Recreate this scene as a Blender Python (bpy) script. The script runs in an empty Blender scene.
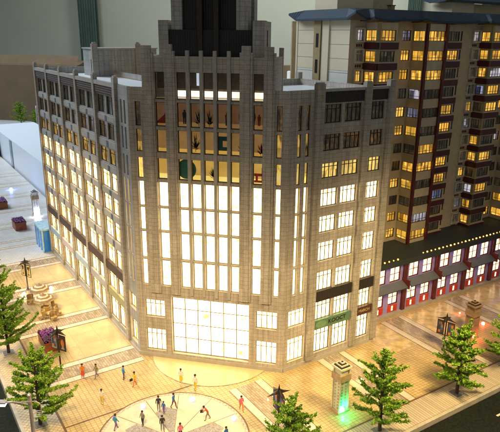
import bpy, math, random
from mathutils import Vector, Matrix
random.seed(7)
S = bpy.context.scene
C = S.collection
# ------------------------------------------------------------------ camera
CR, CU, CF = None, None, None
CAM = Vector((29.7612, -99.4567, 63.9867))
pitch, roll, yaw = 0.303187129, 0.00987391580, -0.214137848
cy_, sy_ = math.cos(yaw), math.sin(yaw)
CF = Vector((sy_*math.cos(pitch), cy_*math.cos(pitch), -math.sin(pitch)))
r0 = Vector((cy_, -sy_, 0)); u0_ = r0.cross(CF)
CR = r0*math.cos(roll) + u0_*math.sin(roll)
CU = -r0*math.sin(roll) + u0_*math.cos(roll)
cam = bpy.data.objects.new('camera', bpy.data.cameras.new('camera'))
C.objects.link(cam); S.camera = cam
m = Matrix((CR, CU, -CF)).transposed().to_4x4(); m.translation = CAM
cam.matrix_world = m
cam.data.sensor_width = 36; cam.data.lens = 576.845/500*36
cam.data.clip_start = 1; cam.data.clip_end = 4000
S.unit_settings.scale_length = 0.01
# ------------------------------------------------------------------ world, lamps, exposure
S.world = bpy.data.worlds.new('World'); S.world.use_nodes = True
bg = S.world.node_tree.nodes['Background']
bg.inputs[0].default_value = (0.80, 0.84, 0.80, 1); bg.inputs[1].default_value = 0.21
S.view_settings.view_transform = 'Standard'; S.view_settings.look = 'None'
S.view_settings.exposure = 0; S.view_settings.gamma = 1
def area(name, loc, target, size, power, color):
    l = bpy.data.lights.new(name, 'AREA'); l.shape = 'SQUARE'; l.size = size
    l.energy = power; l.color = color
    o = bpy.data.objects.new(name, l); C.objects.link(o); o.location = loc
    o.rotation_euler = (Vector(target)-Vector(loc)).to_track_quat('-Z', 'Y').to_euler()
    return o
area('room_window_light', (-330, 120, 300), (-20, 60, 20), 180, 1700000, (0.80, 0.90, 1.0))
def spot(loc, target, power, deg, color):  # added fill spots, not real fixtures: warm glow on plaza and lower walls
    l = bpy.data.lights.new('added_plaza_spot', 'SPOT'); l.energy = power; l.color = color
    l.spot_size = math.radians(deg); l.spot_blend = 1.0; l.shadow_soft_size = 9
    o = bpy.data.objects.new('added_plaza_spot', l); C.objects.link(o); o.location = loc
    o.rotation_euler = (Vector(target)-Vector(loc)).to_track_quat('-Z', 'Y').to_euler()
spot((-2, -54, 60), (-3, -18, 0), 265000, 84, (1.0, .72, .34))
spot((-71, -12, 60), (-49, 10, 0), 285000, 88, (1.0, .76, .42))
spot((60, -24, 60), (46, 0, 0), 330000, 92, (1.0, .72, .32))
area('wall_fill_light', (-10, 340, 240), (-40, 500, 60), 80, 560000, (0.98, 1.0, 0.90))  # unseen fill lamp added to brighten the back wall
# ------------------------------------------------------------------ frames
s2 = math.sqrt(.5)
def W(p, q, z=0.0): return Vector(((p-q)*s2, (p+q)*s2, z))
class Frame:
    def __init__(s, o, t, n): s.o = Vector(o); s.t = Vector(t); s.n = Vector(n)
    def at(s, u, z, off=0.0): return s.o + s.t*u + s.n*off + Vector((0, 0, z))
FF = Frame((-15, 0, 0), (1, 0, 0), (0, -1, 0))
FR = Frame((15, 0, 0), (s2, s2, 0), (s2, -s2, 0))
FL = Frame((-15, 0, 0), (-s2, s2, 0), (-s2, -s2, 0))
def QF(q): return Frame(W(0, q), (s2, s2, 0), (s2, -s2, 0))      # faces -q, u = p
def PF(p): return Frame(W(p, 0), (-s2, s2, 0), (-s2, -s2, 0))    # faces -p, u = q
WX = Frame((0, 0, 0), (1, 0, 0), (0, -1, 0))                      # world axes
# ------------------------------------------------------------------ materials
M = {}
def nt(name):
    mt = bpy.data.materials.new(name); mt.use_nodes = True
    n = mt.node_tree.nodes; l = mt.node_tree.links
    M[name] = mt
    return mt, n, l, n['Principled BSDF']
def uvmap(n, l, scale=(1, 1, 1), rot=0):
    tc = n.new('ShaderNodeTexCoord'); mp = n.new('ShaderNodeMapping')
    mp.inputs['Scale'].default_value = scale; mp.inputs['Rotation'].default_value = (0, 0, rot)
    l.new(tc.outputs['UV'], mp.inputs['Vector']); return mp.outputs[0]
def objmap(n, l):
    g = n.new('ShaderNodeNewGeometry'); return g.outputs['Position']
def noise(n, l, vec, scale, detail=4, rough=.6):
    t = n.new('ShaderNodeTexNoise'); t.inputs['Scale'].default_value = scale
    t.inputs['Detail'].default_value = detail; t.inputs['Roughness'].default_value = rough
    l.new(vec, t.inputs['Vector']); return t.outputs['Fac']
def ramp(n, l, fac, stops):
    r = n.new('ShaderNodeValToRGB'); e = r.color_ramp.elements
    while len(e) < len(stops): e.new(.5)
    for i, (p, c) in enumerate(stops):
        e[i].position = p; e[i].color = (*c, 1) if len(c) == 3 else c
    l.new(fac, r.inputs[0]); return r.outputs[0]
def mixc(n, l, fac, a, b, mode='MIX'):
    x = n.new('ShaderNodeMix'); x.data_type = 'RGBA'; x.blend_type = mode
    for sock, v in ((0, fac), (6, a), (7, b)):
        if hasattr(v, 'is_output'): l.new(v, x.inputs[sock])
        elif sock == 0: x.inputs[0].default_value = v
        else: x.inputs[sock].default_value = (*v, 1)
    return x.outputs[2]
def bump(n, l, h, b, strength=.3, dist=.1):
    bp = n.new('ShaderNodeBump'); bp.inputs['Strength'].default_value = strength
    bp.inputs['Distance'].default_value = dist
    l.new(h, bp.inputs['Height']); l.new(bp.outputs[0], b.inputs['Normal'])
def plain(name, col, rough=.6, metal=0, var=.25, nscale=.8, spec=.5, bumpy=0):
    mt, n, l, b = nt(name)
    v = noise(n, l, objmap(n, l), nscale)
    lo = tuple(c*(1-var) for c in col); hi = tuple(min(1, c*(1+var)) for c in col)
    l.new(ramp(n, l, v, [(.3, lo), (.7, hi)]), b.inputs['Base Color'])
    b.inputs['Roughness'].default_value = rough; b.inputs['Metallic'].default_value = metal
    b.inputs['Specular IOR Level'].default_value = spec
    if bumpy: bump(n, l, noise(n, l, objmap(n, l), nscale*6), b, bumpy, .05)
    return mt
def tiled(name, col, mortar, bw, rh, ms=.04, offset=.5, rough=.5, var=.2, rot=0, bstr=.35, stain=.25, streak=0, spec=.5):
    mt, n, l, b = nt(name)
    uv = uvmap(n, l, rot=rot)
    t = n.new('ShaderNodeTexBrick'); t.offset = offset
    t.inputs['Scale'].default_value = 1; t.inputs['Brick Width'].default_value = bw
    t.inputs['Row Height'].default_value = rh; t.inputs['Mortar Size'].default_value = ms
    t.inputs['Mortar Smooth'].default_value = .3
    t.inputs['Color1'].default_value = (*[c*(1-var) for c in col], 1)
    t.inputs['Color2'].default_value = (*[min(1, c*(1+var)) for c in col], 1)
    t.inputs['Mortar'].default_value = (*mortar, 1); t.inputs['Bias'].default_value = 0
    l.new(uv, t.inputs['Vector'])
    big = ramp(n, l, noise(n, l, objmap(n, l), .12, 5), [(.3, (1-stain,)*3), (.7, (1+stain*.4,)*3)])
    fine = ramp(n, l, noise(n, l, objmap(n, l), 5, 3), [(.3, (.8,)*3), (.7, (1.15,)*3)])
    c = mixc(n, l, 1.0, t.outputs['Color'], big, 'MULTIPLY')
    c = mixc(n, l, 1.0, c, fine, 'MULTIPLY')
    if streak:   # faint run-off marks and handling wear
        mp = n.new('ShaderNodeMapping'); mp.inputs['Scale'].default_value = (1.6, 1.6, .09); l.new(objmap(n, l), mp.inputs['Vector'])
        c = mixc(n, l, 1.0, c, ramp(n, l, noise(n, l, mp.outputs[0], 1.0, 4), [(.35, (1-streak,)*3), (.6, (1.04,)*3)]), 'MULTIPLY')
    l.new(c, b.inputs['Base Color']); b.inputs['Roughness'].default_value = rough
    b.inputs['Specular IOR Level'].default_value = spec
    inv = n.new('ShaderNodeMath'); inv.operation = 'SUBTRACT'; inv.inputs[0].default_value = 1
    l.new(t.outputs['Fac'], inv.inputs[1]); bump(n, l, inv.outputs[0], b, bstr, .05)
    return mt
def emit(name, stops, strength, scale=(.6, .25, 1), nscale=1.0, detail=2, rough=.15, cell=None, lo=.25):
    """backlit printed film: colours vary with a noise stretched like curtains"""
    mt, n, l, b = nt(name)
    v = noise(n, l, uvmap(n, l, scale), nscale, detail)
    c = ramp(n, l, v, stops)
    b.inputs['Base Color'].default_value = (.05, .05, .05, 1)
    b.inputs['Roughness'].default_value = rough
    l.new(c, b.inputs['Emission Color']); b.inputs['Emission Strength'].default_value = strength
    if cell:     # every pane between the bars has its own curtain or lamp behind it
        fl = n.new('ShaderNodeVectorMath'); fl.operation = 'FLOOR'; l.new(uvmap(n, l, (1/cell[0], 1/cell[1], 1)), fl.inputs[0])
        wn = n.new('ShaderNodeTexWhiteNoise'); l.new(fl.outputs[0], wn.inputs['Vector'])
        mr = n.new('ShaderNodeMapRange'); mr.inputs[3].default_value = strength*lo; mr.inputs[4].default_value = strength*1.35
        l.new(wn.outputs['Value'], mr.inputs[0]); l.new(mr.outputs[0], b.inputs['Emission Strength'])
    return mt
tiled('stone', (.49, .435, .38), (.27, .225, .185), 1.0, .80, .030, 0, .5, .09, stain=.2, streak=.22)
tiled('stone_smooth', (.42, .375, .325), (.19, .16, .135), 1.9, 1.0, .03, 0, .55, .08, streak=.2)
tiled('grey_stone', (.40, .385, .37), (.22, .21, .20), 1.6, 1.3, .03, 0, .5, .08, streak=.2)
plain('spandrel', (.38, .36, .34), .5, var=.12)
plain('spandrel_dark', (.11, .115, .13), .5)
plain('trim', (.40, .37, .33), .5, var=.1)
plain('bronze', (.035, .022, .016), .4, .3)
plain('frame_warm', (.30, .22, .12), .45, .2)
plain('roof_white', (.72, .76, .80), .45, var=.06, nscale=.05)
plain('black', (.008, .008, .009), .35)
plain('white_plastic', (.78, .79, .80), .4, var=.04)
def louver(name, col, gap, pitch, horizontal=False):
    mt, n, l, b = nt(name)
    uv = uvmap(n, l); w = n.new('ShaderNodeTexWave'); w.bands_direction = 'Y' if horizontal else 'X'
    w.inputs['Scale'].default_value = 1/pitch*.314; w.inputs['Distortion'].default_value = 0
    l.new(uv, w.inputs['Vector'])
    l.new(ramp(n, l, w.outputs['Fac'], [(.25, gap), (.55, col)]), b.inputs['Base Color'])
    b.inputs['Roughness'].default_value = .6; bump(n, l, w.outputs['Fac'], b, .5, .1)
louver('louver', (.035, .026, .024), (.008, .006, .006), .32)
louver('louver_black', (.016, .014, .013), (.004, .004, .004), .45)
louver('louver_brown', (.085, .05, .045), (.03, .017, .015), .45, True)
# lit panes
WHITE = (1.0, .80, .50)
emit('pane_bright', [(.33, (1.0, .52, .10)), (.45, (1.0, .76, .36)), (.7, (1.0, .82, .46))], 4.6, (.9, .7, 1), 1.3)
emit('pane_bright_left', [(.37, (1.0, .48, .08)), (.50, (1.0, .72, .30)), (.7, (1.0, .80, .42))], 4.0, (.5, .3, 1), 1.1)
emit('pane_hall', [(.27, (.9, .75, .05)), (.38, (1.0, .80, .42)), (.7, (1.0, .84, .50))], 4.4, (.35, .35, 1), 1.0, 3)
emit('pane_amber', [(.32, (.12, .05, .01)), (.5, (.75, .42, .07)), (.7, (1.0, .68, .22))], .55, (1.1, .35, 1), 1.2, 3, cell=(1.05, 5), lo=0.3)
emit('pane_amber_bright', [(.3, (.35, .2, .03)), (.48, (1.0, .66, .14)), (.7, (1.0, .76, .30))], .95, (1.0, .35, 1), 1.2, 3, cell=(1.05, 5), lo=0.45)
emit('pane_dim', [(.35, (.01, .008, .006)), (.52, (.13, .07, .025)), (.63, (.30, .15, .03)), (.72, (.18, .02, .02))], .45, (1.4, .5, 1), 1.4, 3, cell=(1.05, 5), lo=0.3)
emit('pane_dark', [(.35, (.01, .009, .008)), (.6, (.05, .04, .02)), (.72, (.16, .09, .02))], .5, (1.2, .5, 1), 1.3, 3)
emit('apt_yellow', [(.28, (.30, .12, .005)), (.48, (1.0, .48, .04)), (.68, (1.0, .68, .16))], .95, (2.4, .12, 1), 1.0, 2, cell=(1.05, 2), lo=0.3)
emit('apt_orange', [(.28, (.22, .07, .0)), (.48, (.85, .28, .02)), (.68, (1.0, .46, .06))], .75, (2.2, .15, 1), 1.0, 2, cell=(1.05, 2), lo=0.25)
emit('apt_white', [(.3, (.10, .09, .12)), (.5, (.45, .42, .50)), (.7, (1.0, .93, .95))], .70, (2.2, .15, 1), 1.0, 2, cell=(1.05, 2), lo=0.15)
emit('apt_blue', [(.3, (.03, .035, .07)), (.5, (.22, .26, .50)), (.7, (.75, .80, 1.0))], .55, (2.2, .15, 1), 1.0, 2, cell=(1.05, 2), lo=0.15)
emit('apt_dark', [(.35, (.012, .01, .009)), (.62, (.06, .045, .02)), (.75, (.22, .15, .05))], .6, (2.4, .2, 1), 1.2, 2, cell=(1.05, 2), lo=0.1)
emit('shop_pane', [(.34, (.9, .20, .10)), (.46, (1.0, .62, .32)), (.7, (1.0, .78, .66))], 2.8, (1.2, .7, 1), 1.3, 3)
emit('film_top', [(.3, (.16, .075, .03)), (.7, (.24, .12, .055))], .48, (.3, .3, 1))
emit('film_mid', [(.3, (.34, .17, .05)), (.7, (.46, .25, .08))], .55, (.3, .3, 1))
emit('film_low', [(.3, (.62, .34, .06)), (.7, (.80, .48, .10))], .75, (.3, .3, 1))
emit('strip_light', [(.3, (1.0, .72, .42)), (.6, (1.0, .85, .66))], 2.0)
emit('cool_glow', [(.3, (.5, .6, .8)), (.7, (.8, .88, 1.0))], .8)
def glassm(name, tint=(1, 1, 1), rough=.03, fac=.10):
    mt, n, l, b = nt(name)
    n.remove(b); out = n['Material Output']
    t = n.new('ShaderNodeBsdfTransparent'); t.inputs[0].default_value = (*tint, 1)
    g = n.new('ShaderNodeBsdfGlossy'); g.inputs['Roughness'].default_value = rough
    mx = n.new('ShaderNodeMixShader'); lw = n.new('ShaderNodeLayerWeight'); lw.inputs[0].default_value = fac*2
    l.new(lw.outputs['Fresnel'], mx.inputs[0]); l.new(t.outputs[0], mx.inputs[1]); l.new(g.outputs[0], mx.inputs[2])
    l.new(mx.outputs[0], out.inputs[0])
glassm('clear_glass', (.92, .92, .88))
def glow(name, col, strength):
    mt, n, l, b = nt(name)
    b.inputs['Base Color'].default_value = (*col, 1)
    b.inputs['Emission Color'].default_value = (*col, 1); b.inputs['Emission Strength'].default_value = strength
# ------------------------------------------------------------------ mesh builder
class MB:
    def __init__(s): s.v = []; s.f = []; s.m = []; s.uv = []; s.mats = []
    def mi(s, name):
        if name not in s.mats: s.mats.append(name)
        return s.mats.index(name)
    def face(s, pts, mat, smooth=False):
        i = len(s.v); pts = [Vector(p) for p in pts]
        s.v += pts; s.f.append(list(range(i, i+len(pts)))); s.m.append(s.mi(mat))
        n = Vector((0, 0, 0))
        for k in range(len(pts)):
            a, b = pts[k], pts[(k+1) % len(pts)]
            n += Vector(((a.y-b.y)*(a.z+b.z), (a.z-b.z)*(a.x+b.x), (a.x-b.x)*(a.y+b.y)))
        if n.length: n.normalize()
        if abs(n.z) > .8: s.uv.append([((p.x+p.y)*s2, (p.y-p.x)*s2) for p in pts])
        else:
            t = Vector((0, 0, 1)).cross(n); t.normalize()
            s.uv.append([(p.dot(t), p.z) for p in pts])
    def box(s, F, u0, u1, z0, z1, o0, o1, mat):
        P = lambda u, z, o: F.at(u, z, o)
        a = [P(u0, z0, o0), P(u1, z0, o0), P(u1, z0, o1), P(u0, z0, o1)]
        b = [P(u0, z1, o0), P(u1, z1, o0), P(u1, z1, o1), P(u0, z1, o1)]
        cen = (a[0]+b[2])/2
        for q in ([a[3], a[2], b[2], b[3]], [a[1], a[0], b[0], b[1]], [a[0], a[3], b[3], b[0]],
                  [a[2], a[1], b[1], b[2]], [b[3], b[2], b[1], b[0]], [a[0], a[1], a[2], a[3]]):
            n = (q[1]-q[0]).cross(q[2]-q[1])
            if n.dot((q[0]+q[2])/2-cen) < 0: q = q[::-1]
            s.face(q, mat)
    def prism(s, pts, z0, z1, mat, top=None):
        n = len(pts); lo = [Vector((p[0], p[1], z0)) for p in pts]; hi = [Vector((p[0], p[1], z1)) for p in pts]
        ar = sum(pts[i][0]*pts[(i+1) % n][1]-pts[(i+1) % n][0]*pts[i][1] for i in range(n))
        if ar < 0: lo.reverse(); hi.reverse()
        for i in range(n): s.face([lo[i], lo[(i+1) % n], hi[(i+1) % n], hi[i]], mat)
        s.face(hi, top or mat); s.face(lo[::-1], mat)
    def ring(s, a, b, ra, rb, n, mat, caps=True):
        a = Vector(a); b = Vector(b); d = (b-a).normalized()
        x = d.orthogonal().normalized(); y = d.cross(x)
        A = [a+(x*math.cos(2*math.pi*k/n)+y*math.sin(2*math.pi*k/n))*ra for k in range(n)]
        B = [b+(x*math.cos(2*math.pi*k/n)+y*math.sin(2*math.pi*k/n))*rb for k in range(n)]
        for k in range(n): s.face([A[k], A[(k+1) % n], B[(k+1) % n], B[k]], mat)
        if caps: s.face(A[::-1], mat); s.face(B, mat)
    def build(s, name, parent=None, origin=None, bevel=0):
        if origin is None: origin = parent['_o'] if parent is not None and '_o' in parent else (0, 0, 0)
        o = Vector(origin); me = bpy.data.meshes.new(name)
        me.from_pydata([tuple(p-o) for p in s.v], [], s.f)
        for mname in s.mats: me.materials.append(M[mname])
        me.polygons.foreach_set('material_index', s.m)
        ul = me.uv_layers.new(name='UVMap'); flat = [c for f in s.uv for p in f for c in p]
        ul.data.foreach_set('uv', flat); me.update()
        ob = bpy.data.objects.new(name, me); C.objects.link(ob)
        if parent is not None: ob.parent = parent; ob['_o'] = list(o)
        else: ob.location = o; ob['_o'] = list(o)
        if bevel:
            bv = ob.modifiers.new('bevel', 'BEVEL'); bv.width = bevel; bv.segments = 2; bv.limit_method = 'ANGLE'
        return ob
def thing(name, label, cat, loc, group=None):
    o = bpy.data.objects.new(name, None); C.objects.link(o); o.location = loc; o['_o'] = list(loc)
    o.empty_display_size = .5
    o['label'] = label; o['category'] = cat
    if group: o['group'] = group
    return o
def tag(o, label, cat, group=None):
    o['label'] = label; o['category'] = cat
    if group: o['group'] = group
    return o
def struct(o): o['kind'] = 'structure'; return o
def dup(root, loc, label, rotz=None):
    r = root.copy(); C.objects.link(r); r.location = loc; r['label'] = label
    if rotz is not None: r.rotation_euler[2] = rotz
    for ch in [c for c in bpy.data.objects if c.parent == root]:
        c = ch.copy(); C.objects.link(c); c.parent = r
        for g in [x for x in bpy.data.objects if x.parent == ch]:
            d = g.copy(); C.objects.link(d); d.parent = c
    return r
# wall sheet with rectangular openings and reveals
def wall(mb, F, u0, u1, z0, z1, openings, mat, reveal='stone', off=0.0):
    ops = [o for o in openings if o[0] >= u0-1e-6 and o[1] <= u1+1e-6 and o[2] >= z0-1e-6 and o[3] <= z1+1e-6]
    us = sorted({u0, u1, *[o[0] for o in ops], *[o[1] for o in ops]})
    zs = sorted({z0, z1, *[o[2] for o in ops], *[o[3] for o in ops]})
    for k in range(len(zs)-1):
        run = None
        for i in range(len(us)):
            solid = i < len(us)-1 and not any(o[0] < (us[i]+us[i+1])/2 < o[1] and o[2] < (zs[k]+zs[k+1])/2 < o[3] for o in ops)
            if solid and run is None: run = us[i]
            if not solid and run is not None:
                a, b = run, us[i]; run = None
                mb.face([F.at(a, zs[k], off), F.at(b, zs[k], off), F.at(b, zs[k+1], off), F.at(a, zs[k+1], off)], mat)
    for o in ops:
        a, b, c, d, dp = o[:5]; e = off-dp
        mb.face([F.at(a, c, off), F.at(a, c, e), F.at(a, d, e), F.at(a, d, off)], reveal)
        mb.face([F.at(b, c, e), F.at(b, c, off), F.at(b, d, off), F.at(b, d, e)], reveal)
        mb.face([F.at(a, c, off), F.at(b, c, off), F.at(b, c, e), F.at(a, c, e)], reveal)
        mb.face([F.at(a, d, e), F.at(b, d, e), F.at(b, d, off), F.at(a, d, off)], reveal)
def window_set(parent, specs, most=100):
    """specs: (F,u0,u1,z0,z1,depth,off,pane,frame,nv,transoms,bar); the largest in view get an object each"""
    def size(s):
        F, a, b, c, d = s[:5]; cen = F.at((a+b)/2, (c+d)/2); v = CAM-cen
        sx = (cen-CAM).dot(CR)/(cen-CAM).dot(CF)
        k = 1 if abs(sx) < .45 else .05
        return k*(b-a)*(d-c)*abs(v.normalized().dot(F.n))/v.length_squared
    specs = sorted(specs, key=size, reverse=True)
    rest_f, rest_p = MB(), MB()
    for i, sp in enumerate(specs):
        F, a, b, c, d, dp, off, pane, frm, nv, trs, bar = sp
        fb = rest_f if i >= most else MB(); pb = rest_p if i >= most else MB()
        e = off-dp
        fb.box(F, a, b, c, c+bar, e-.02, e+.14, frm); fb.box(F, a, b, d-bar, d, e-.02, e+.14, frm)
        fb.box(F, a, a+bar, c+bar, d-bar, e-.02, e+.14, frm); fb.box(F, b-bar, b, c+bar, d-bar, e-.02, e+.14, frm)
        for k in range(1, nv+1):
            x = a+(b-a)*k/(nv+1); fb.box(F, x-bar*.52, x+bar*.52, c+bar, d-bar, e-.01, e+.11, frm)
        for t in trs:
            z = c+(d-c)*t; fb.box(F, a+bar, b-bar, z-bar*.45, z+bar*.45, e-.015, e+.08, frm)
        pb.face([F.at(a, c, e), F.at(b, c, e), F.at(b, d, e), F.at(a, d, e)], pane)
        if i < most:
            w = fb.build('window', parent); pb.build('pane', w)
    if rest_f.f:
        w = rest_f.build('window', parent); w['kind'] = 'stuff'
        p = rest_p.build('pane', w); p['kind'] = 'stuff'
def text(parent, body, F, u, z, off, h, mat, width=None, name='lettering'):
    cu = bpy.data.curves.new(name, 'FONT'); cu.body = body; cu.size = h; cu.extrude = .03; cu.align_x = 'CENTER'; cu.align_y = 'CENTER'
    t = bpy.data.objects.new('tmp', cu); C.objects.link(t)
    bpy.context.view_layer.update()
    me = bpy.data.meshes.new_from_object(t); bpy.data.objects.remove(t)
    o = Vector(parent['_o']) if parent is not None else Vector((0, 0, 0))
    sx = 1
    if width:
        xs = [v.co.x for v in me.vertices]; sx = width/(max(xs)-min(xs))
    for v in me.vertices:
        c = v.co.copy(); v.co = F.at(u+c.x*sx, z+c.y, off+c.z)-o
    me.materials.clear(); me.materials.append(M[mat])
    ob = bpy.data.objects.new(name, me); C.objects.link(ob); ob.parent = parent; ob['_o'] = list(o)
    return ob
#==STRUCTURE
# ================================================================== SETTING
plain('board', (.42, .44, .46), .5, var=.08, nscale=.02)
tiled('paving', (.60, .45, .22), (.27, .17, .07), .86, .62, .04, 0, .30, .08, 0, .5, .32)
tiled('paving_fine', (.58, .49, .36), (.26, .19, .12), .62, .62, .04, 0, .33, .08, math.radians(45), .4, .15)
tiled('paving_dark', (.42, .34, .24), (.22, .16, .10), 1.3, .5, .04, .5, .22, .22, math.radians(90), .4, .25)
tiled('paving_grey', (.60, .59, .57), (.42, .42, .42), 1.2, .9, .05, .5, .4, .06, 0, .3, .12)
tiled('strip_stone', (.66, .58, .46), (.30, .22, .14), 1.4, 5.0, .03, 0, .3, .06, 0, .2, .12)
tiled('smooth_panel', (.60, .47, .25), (.40, .32, .20), 5.2, 5.2, .04, 0, .25, .05, 0, .1, .30)
tiled('edge_paving', (.52, .45, .34), (.22, .15, .09), .55, 12., .05, 0, .38, .10, 0, .4, .15)
plain('brown_line', (.16, .09, .05), .4)
plain('granite', (.30, .27, .24), .35, var=.6, nscale=6)
plain('polished_marble', (.60, .46, .23), .16, var=.35, nscale=.55)
plain('cream_stone', (.60, .51, .36), .3, var=.1)
plain('apron', (.60, .47, .26), .22, var=.06)
plain('asphalt', (.010, .013, .011), .85, var=.5, nscale=3, bumpy=.3, spec=.12)
plain('kerb', (.42, .38, .32), .5, var=.15)
plain('wall_paint', (.34, .35, .29), .8, var=.04, nscale=.02)
plain('curtain_green', (.035, .065, .05), .85, var=.2, nscale=.05)

def sheet(name, pts, z, mat, th=None):
    mb = MB()
    P = [W(p, q, z) for p, q in pts]
    mb.face(P, mat)
    return struct(mb.build(name, origin=P[0]))
mb = MB(); mb.face([(-900, -300, -1.6), (700, -300, -1.6), (700, 520, -1.6), (-900, 520, -1.6)], 'board')
struct(mb.build('ground', origin=(0, 0, -1.6)))
# room wall behind the model
mb = MB(); mb.face([(-900, 500, -60), (700, 500, -60), (700, 500, 420), (-900, 500, 420)], 'wall_paint')
struct(mb.build('room_wall', origin=(0, 500, -60)))
def curtain(x0, x1, z0, z1, label):
    mb = MB(); n = 24
    for k in range(n):
        a = x0+(x1-x0)*k/n; b = x0+(x1-x0)*(k+1)/n
        ya = 490+.5*math.sin(k*1.9); yb = 490+.5*math.sin((k+1)*1.9)
        mb.face([(a, ya, z0), (b, yb, z0), (b, yb, z1), (a, ya, z1)], 'curtain_green')
        mb.face([(a, ya+5, z0), (b, yb+5, z0), (b, yb+5, z1), (a, ya+5, z1)], 'curtain_green')
    return tag(mb.build('curtain', origin=(x0, 490, z0)), label, 'curtain', 'dark green curtains against the room wall')
curtain(-286, -266, -20, 180, 'dark green curtain strip on the wall above the far left wing')
curtain(50.5, 62, 20, 180, 'dark green curtain strip on the wall behind the apartment roof')
# plaza slab: corner of the model between the two roads
def slab(name, pts, z0, z1, mat, side):
    mb = MB(); mb.prism([W(*p)[:2] for p in pts], z0, z1, side, mat)
    return struct(mb.build(name, origin=W(*pts[0], z0)))
slab('plaza', [(-30.6, -30.6), (190, -30.6), (190, 40), (3.2, 40), (3.2, 330), (-30.6, 330)], -.8, 0, 'paving', 'kerb')
slab('sidewalk', [(-36.6, -36.2), (190, -36.2), (190, -31.0), (-31.0, -31.0)], -.8, 0, 'edge_paving', 'kerb')
slab('sidewalk', [(-36.6, -36.2), (-31.0, -31.0), (-31.0, 330), (-36.6, 330)], -.8, 0, 'paving_fine', 'kerb')
sheet('paving_border', [(-31.0, -31.0), (190, -31.0), (190, -30.6), (-30.6, -30.6)], .0, 'brown_line')
sheet('paving_border', [(-31.0, -31.0), (-30.6, -30.6), (-30.6, 330), (-31.0, 330)], .0, 'brown_line')
slab('kerb', [(-37.2, -36.8), (190, -36.8), (190, -36.2), (-36.6, -36.2)], -.9, .1, 'kerb', 'kerb')
slab('kerb', [(-37.2, -36.8), (-36.6, -36.2), (-36.6, 330), (-37.2, 330)], -.9, .1, 'kerb', 'kerb')
sheet('road', [(-120, -110), (240, -110), (240, -36.9), (-37.3, -36.9), (-37.3, 330), (-120, 330)], -.8, 'asphalt')
slab('wing_ground', [(3.2, 40), (190, 40), (190, 130), (3.2, 130)], -.8, -.03, 'paving_grey', 'kerb')
for a in range(9):
    sheet('lane_marking', [(-28+a*16, -41.5), (-23.5+a*16, -41.5), (-23.5+a*16, -41.1), (-28+a*16, -41.1)], -.76, 'strip_stone')
# bands of pale stone across the plaza
e = .012
def band(lo, hi, along, c, w, mat, z):   # along 'p': strip spans p lo..hi at q=c ; 'q' the other way
    if along == 'p': pts = [(lo, c-w/2), (hi, c-w/2), (hi, c+w/2), (lo, c+w/2)]
    else: pts = [(c-w/2, lo), (c+w/2, lo), (c+w/2, hi), (c-w/2, hi)]
    return sheet('paving_strip', pts, z, mat)
left_q = [11.6, 33.4, 53.9, 73.7, 94, 114, 134, 154, 174, 194]
for i, c in enumerate(left_q):
    hi = -10.9 if c < 80 else 3.1
    band(-30.6, hi, 'p', c, 5.6, 'paving_dark' if i < 4 else 'paving_grey', e)
    for sgn in (-1, 1):
        band(-30.6, hi, 'p', c+sgn*2.75, 1.5, 'strip_stone', 2*e)
        band(-30.6, hi, 'p', c+sgn*3.55, .14, 'brown_line', 3*e)
        band(-30.6, hi, 'p', c+sgn*1.95, .14, 'brown_line', 3*e)
for i in range(3):
    a, b = left_q[i]+3.7, left_q[i+1]-3.7
    sheet('plaza_panel', [(-22.5, a), (-11.2, a), (-11.2, b), (-22.5, b)], e, 'smooth_panel')
sheet('plaza_panel', [(-30.4, 77.5), (3.1, 77.5), (3.1, 240), (-30.4, 240)], e*.6, 'paving_grey')
for c in (2.2, 23.0, 46.0, 68.0, 90.0):
    q1 = -10.9 if c < 34 else -5.8
    if c < 5: q1 = -10.4
    band(-30.6, q1, 'q', c, 5.6, 'paving_dark', e)
    for sgn in (-1, 1):
        band(-30.6, q1, 'q', c+sgn*2.9, 1.6, 'strip_stone', 2*e)
        band(-30.6, q1, 'q', c+sgn*3.75, .14, 'brown_line', 3*e)
        band(-30.6, q1, 'q', c+sgn*2.05, .14, 'brown_line', 3*e)
band(-30.6, -.8, 'p', -5.0, .3, 'brown_line', 4*e)
sheet('plaza_panel', [(35.2, -17), (110, -17), (110, -6.2), (35.2, -6.2)], e*.5, 'polished_marble')
def disc(name, cx, cy, r0_, r1, z, mat, a0=0, a1=360, n=96):
    mb = MB()
    for k in range(n):
        t0 = math.radians(a0+(a1-a0)*k/n); t1 = math.radians(a0+(a1-a0)*(k+1)/n)
        f = lambda r, t: (cx+r*math.cos(t), cy+r*math.sin(t), z)
        if r0_ > 0: mb.face([f(r0_, t0), f(r1, t0), f(r1, t1), f(r0_, t1)], mat)
        else: mb.face([f(r1, t0), f(r1, t1), (cx, cy, z)], mat)
    return struct(mb.build(name, origin=(cx, cy, z)))
disc('entrance_apron', -.4, 4.6, 0, 12.7, 5*e, 'apron', 202, 338)
disc('paving_ring', -.4, 4.6, 12.7, 12.82, 6*e, 'paving_dark', 201, 339)
ccx, ccy = .6, -23.4
disc('paving_circle', ccx, ccy, 0, 11.9, 6*e, 'cream_stone')
disc('paving_ring', ccx, ccy, 11.9, 12.5, 7*e, 'paving_fine')
disc('paving_ring', ccx, ccy, 12.5, 12.75, 8*e, 'brown_line')
mb = MB()
for k in range(12):      # joints and dark granite kites inside the circle
    t = math.radians(15+30*k)
    d = Vector((math.cos(t), math.sin(t), 0)); nn = Vector((-d.y, d.x, 0)); c0 = Vector((ccx, ccy, 7*e))
    mb.face([c0+d*.4-nn*.05, c0+d*11.8-nn*.05, c0+d*11.8+nn*.05, c0+d*.4+nn*.05], 'brown_line')
struct(mb.build('paving_joint', origin=(ccx, ccy, 7*e)))
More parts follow.
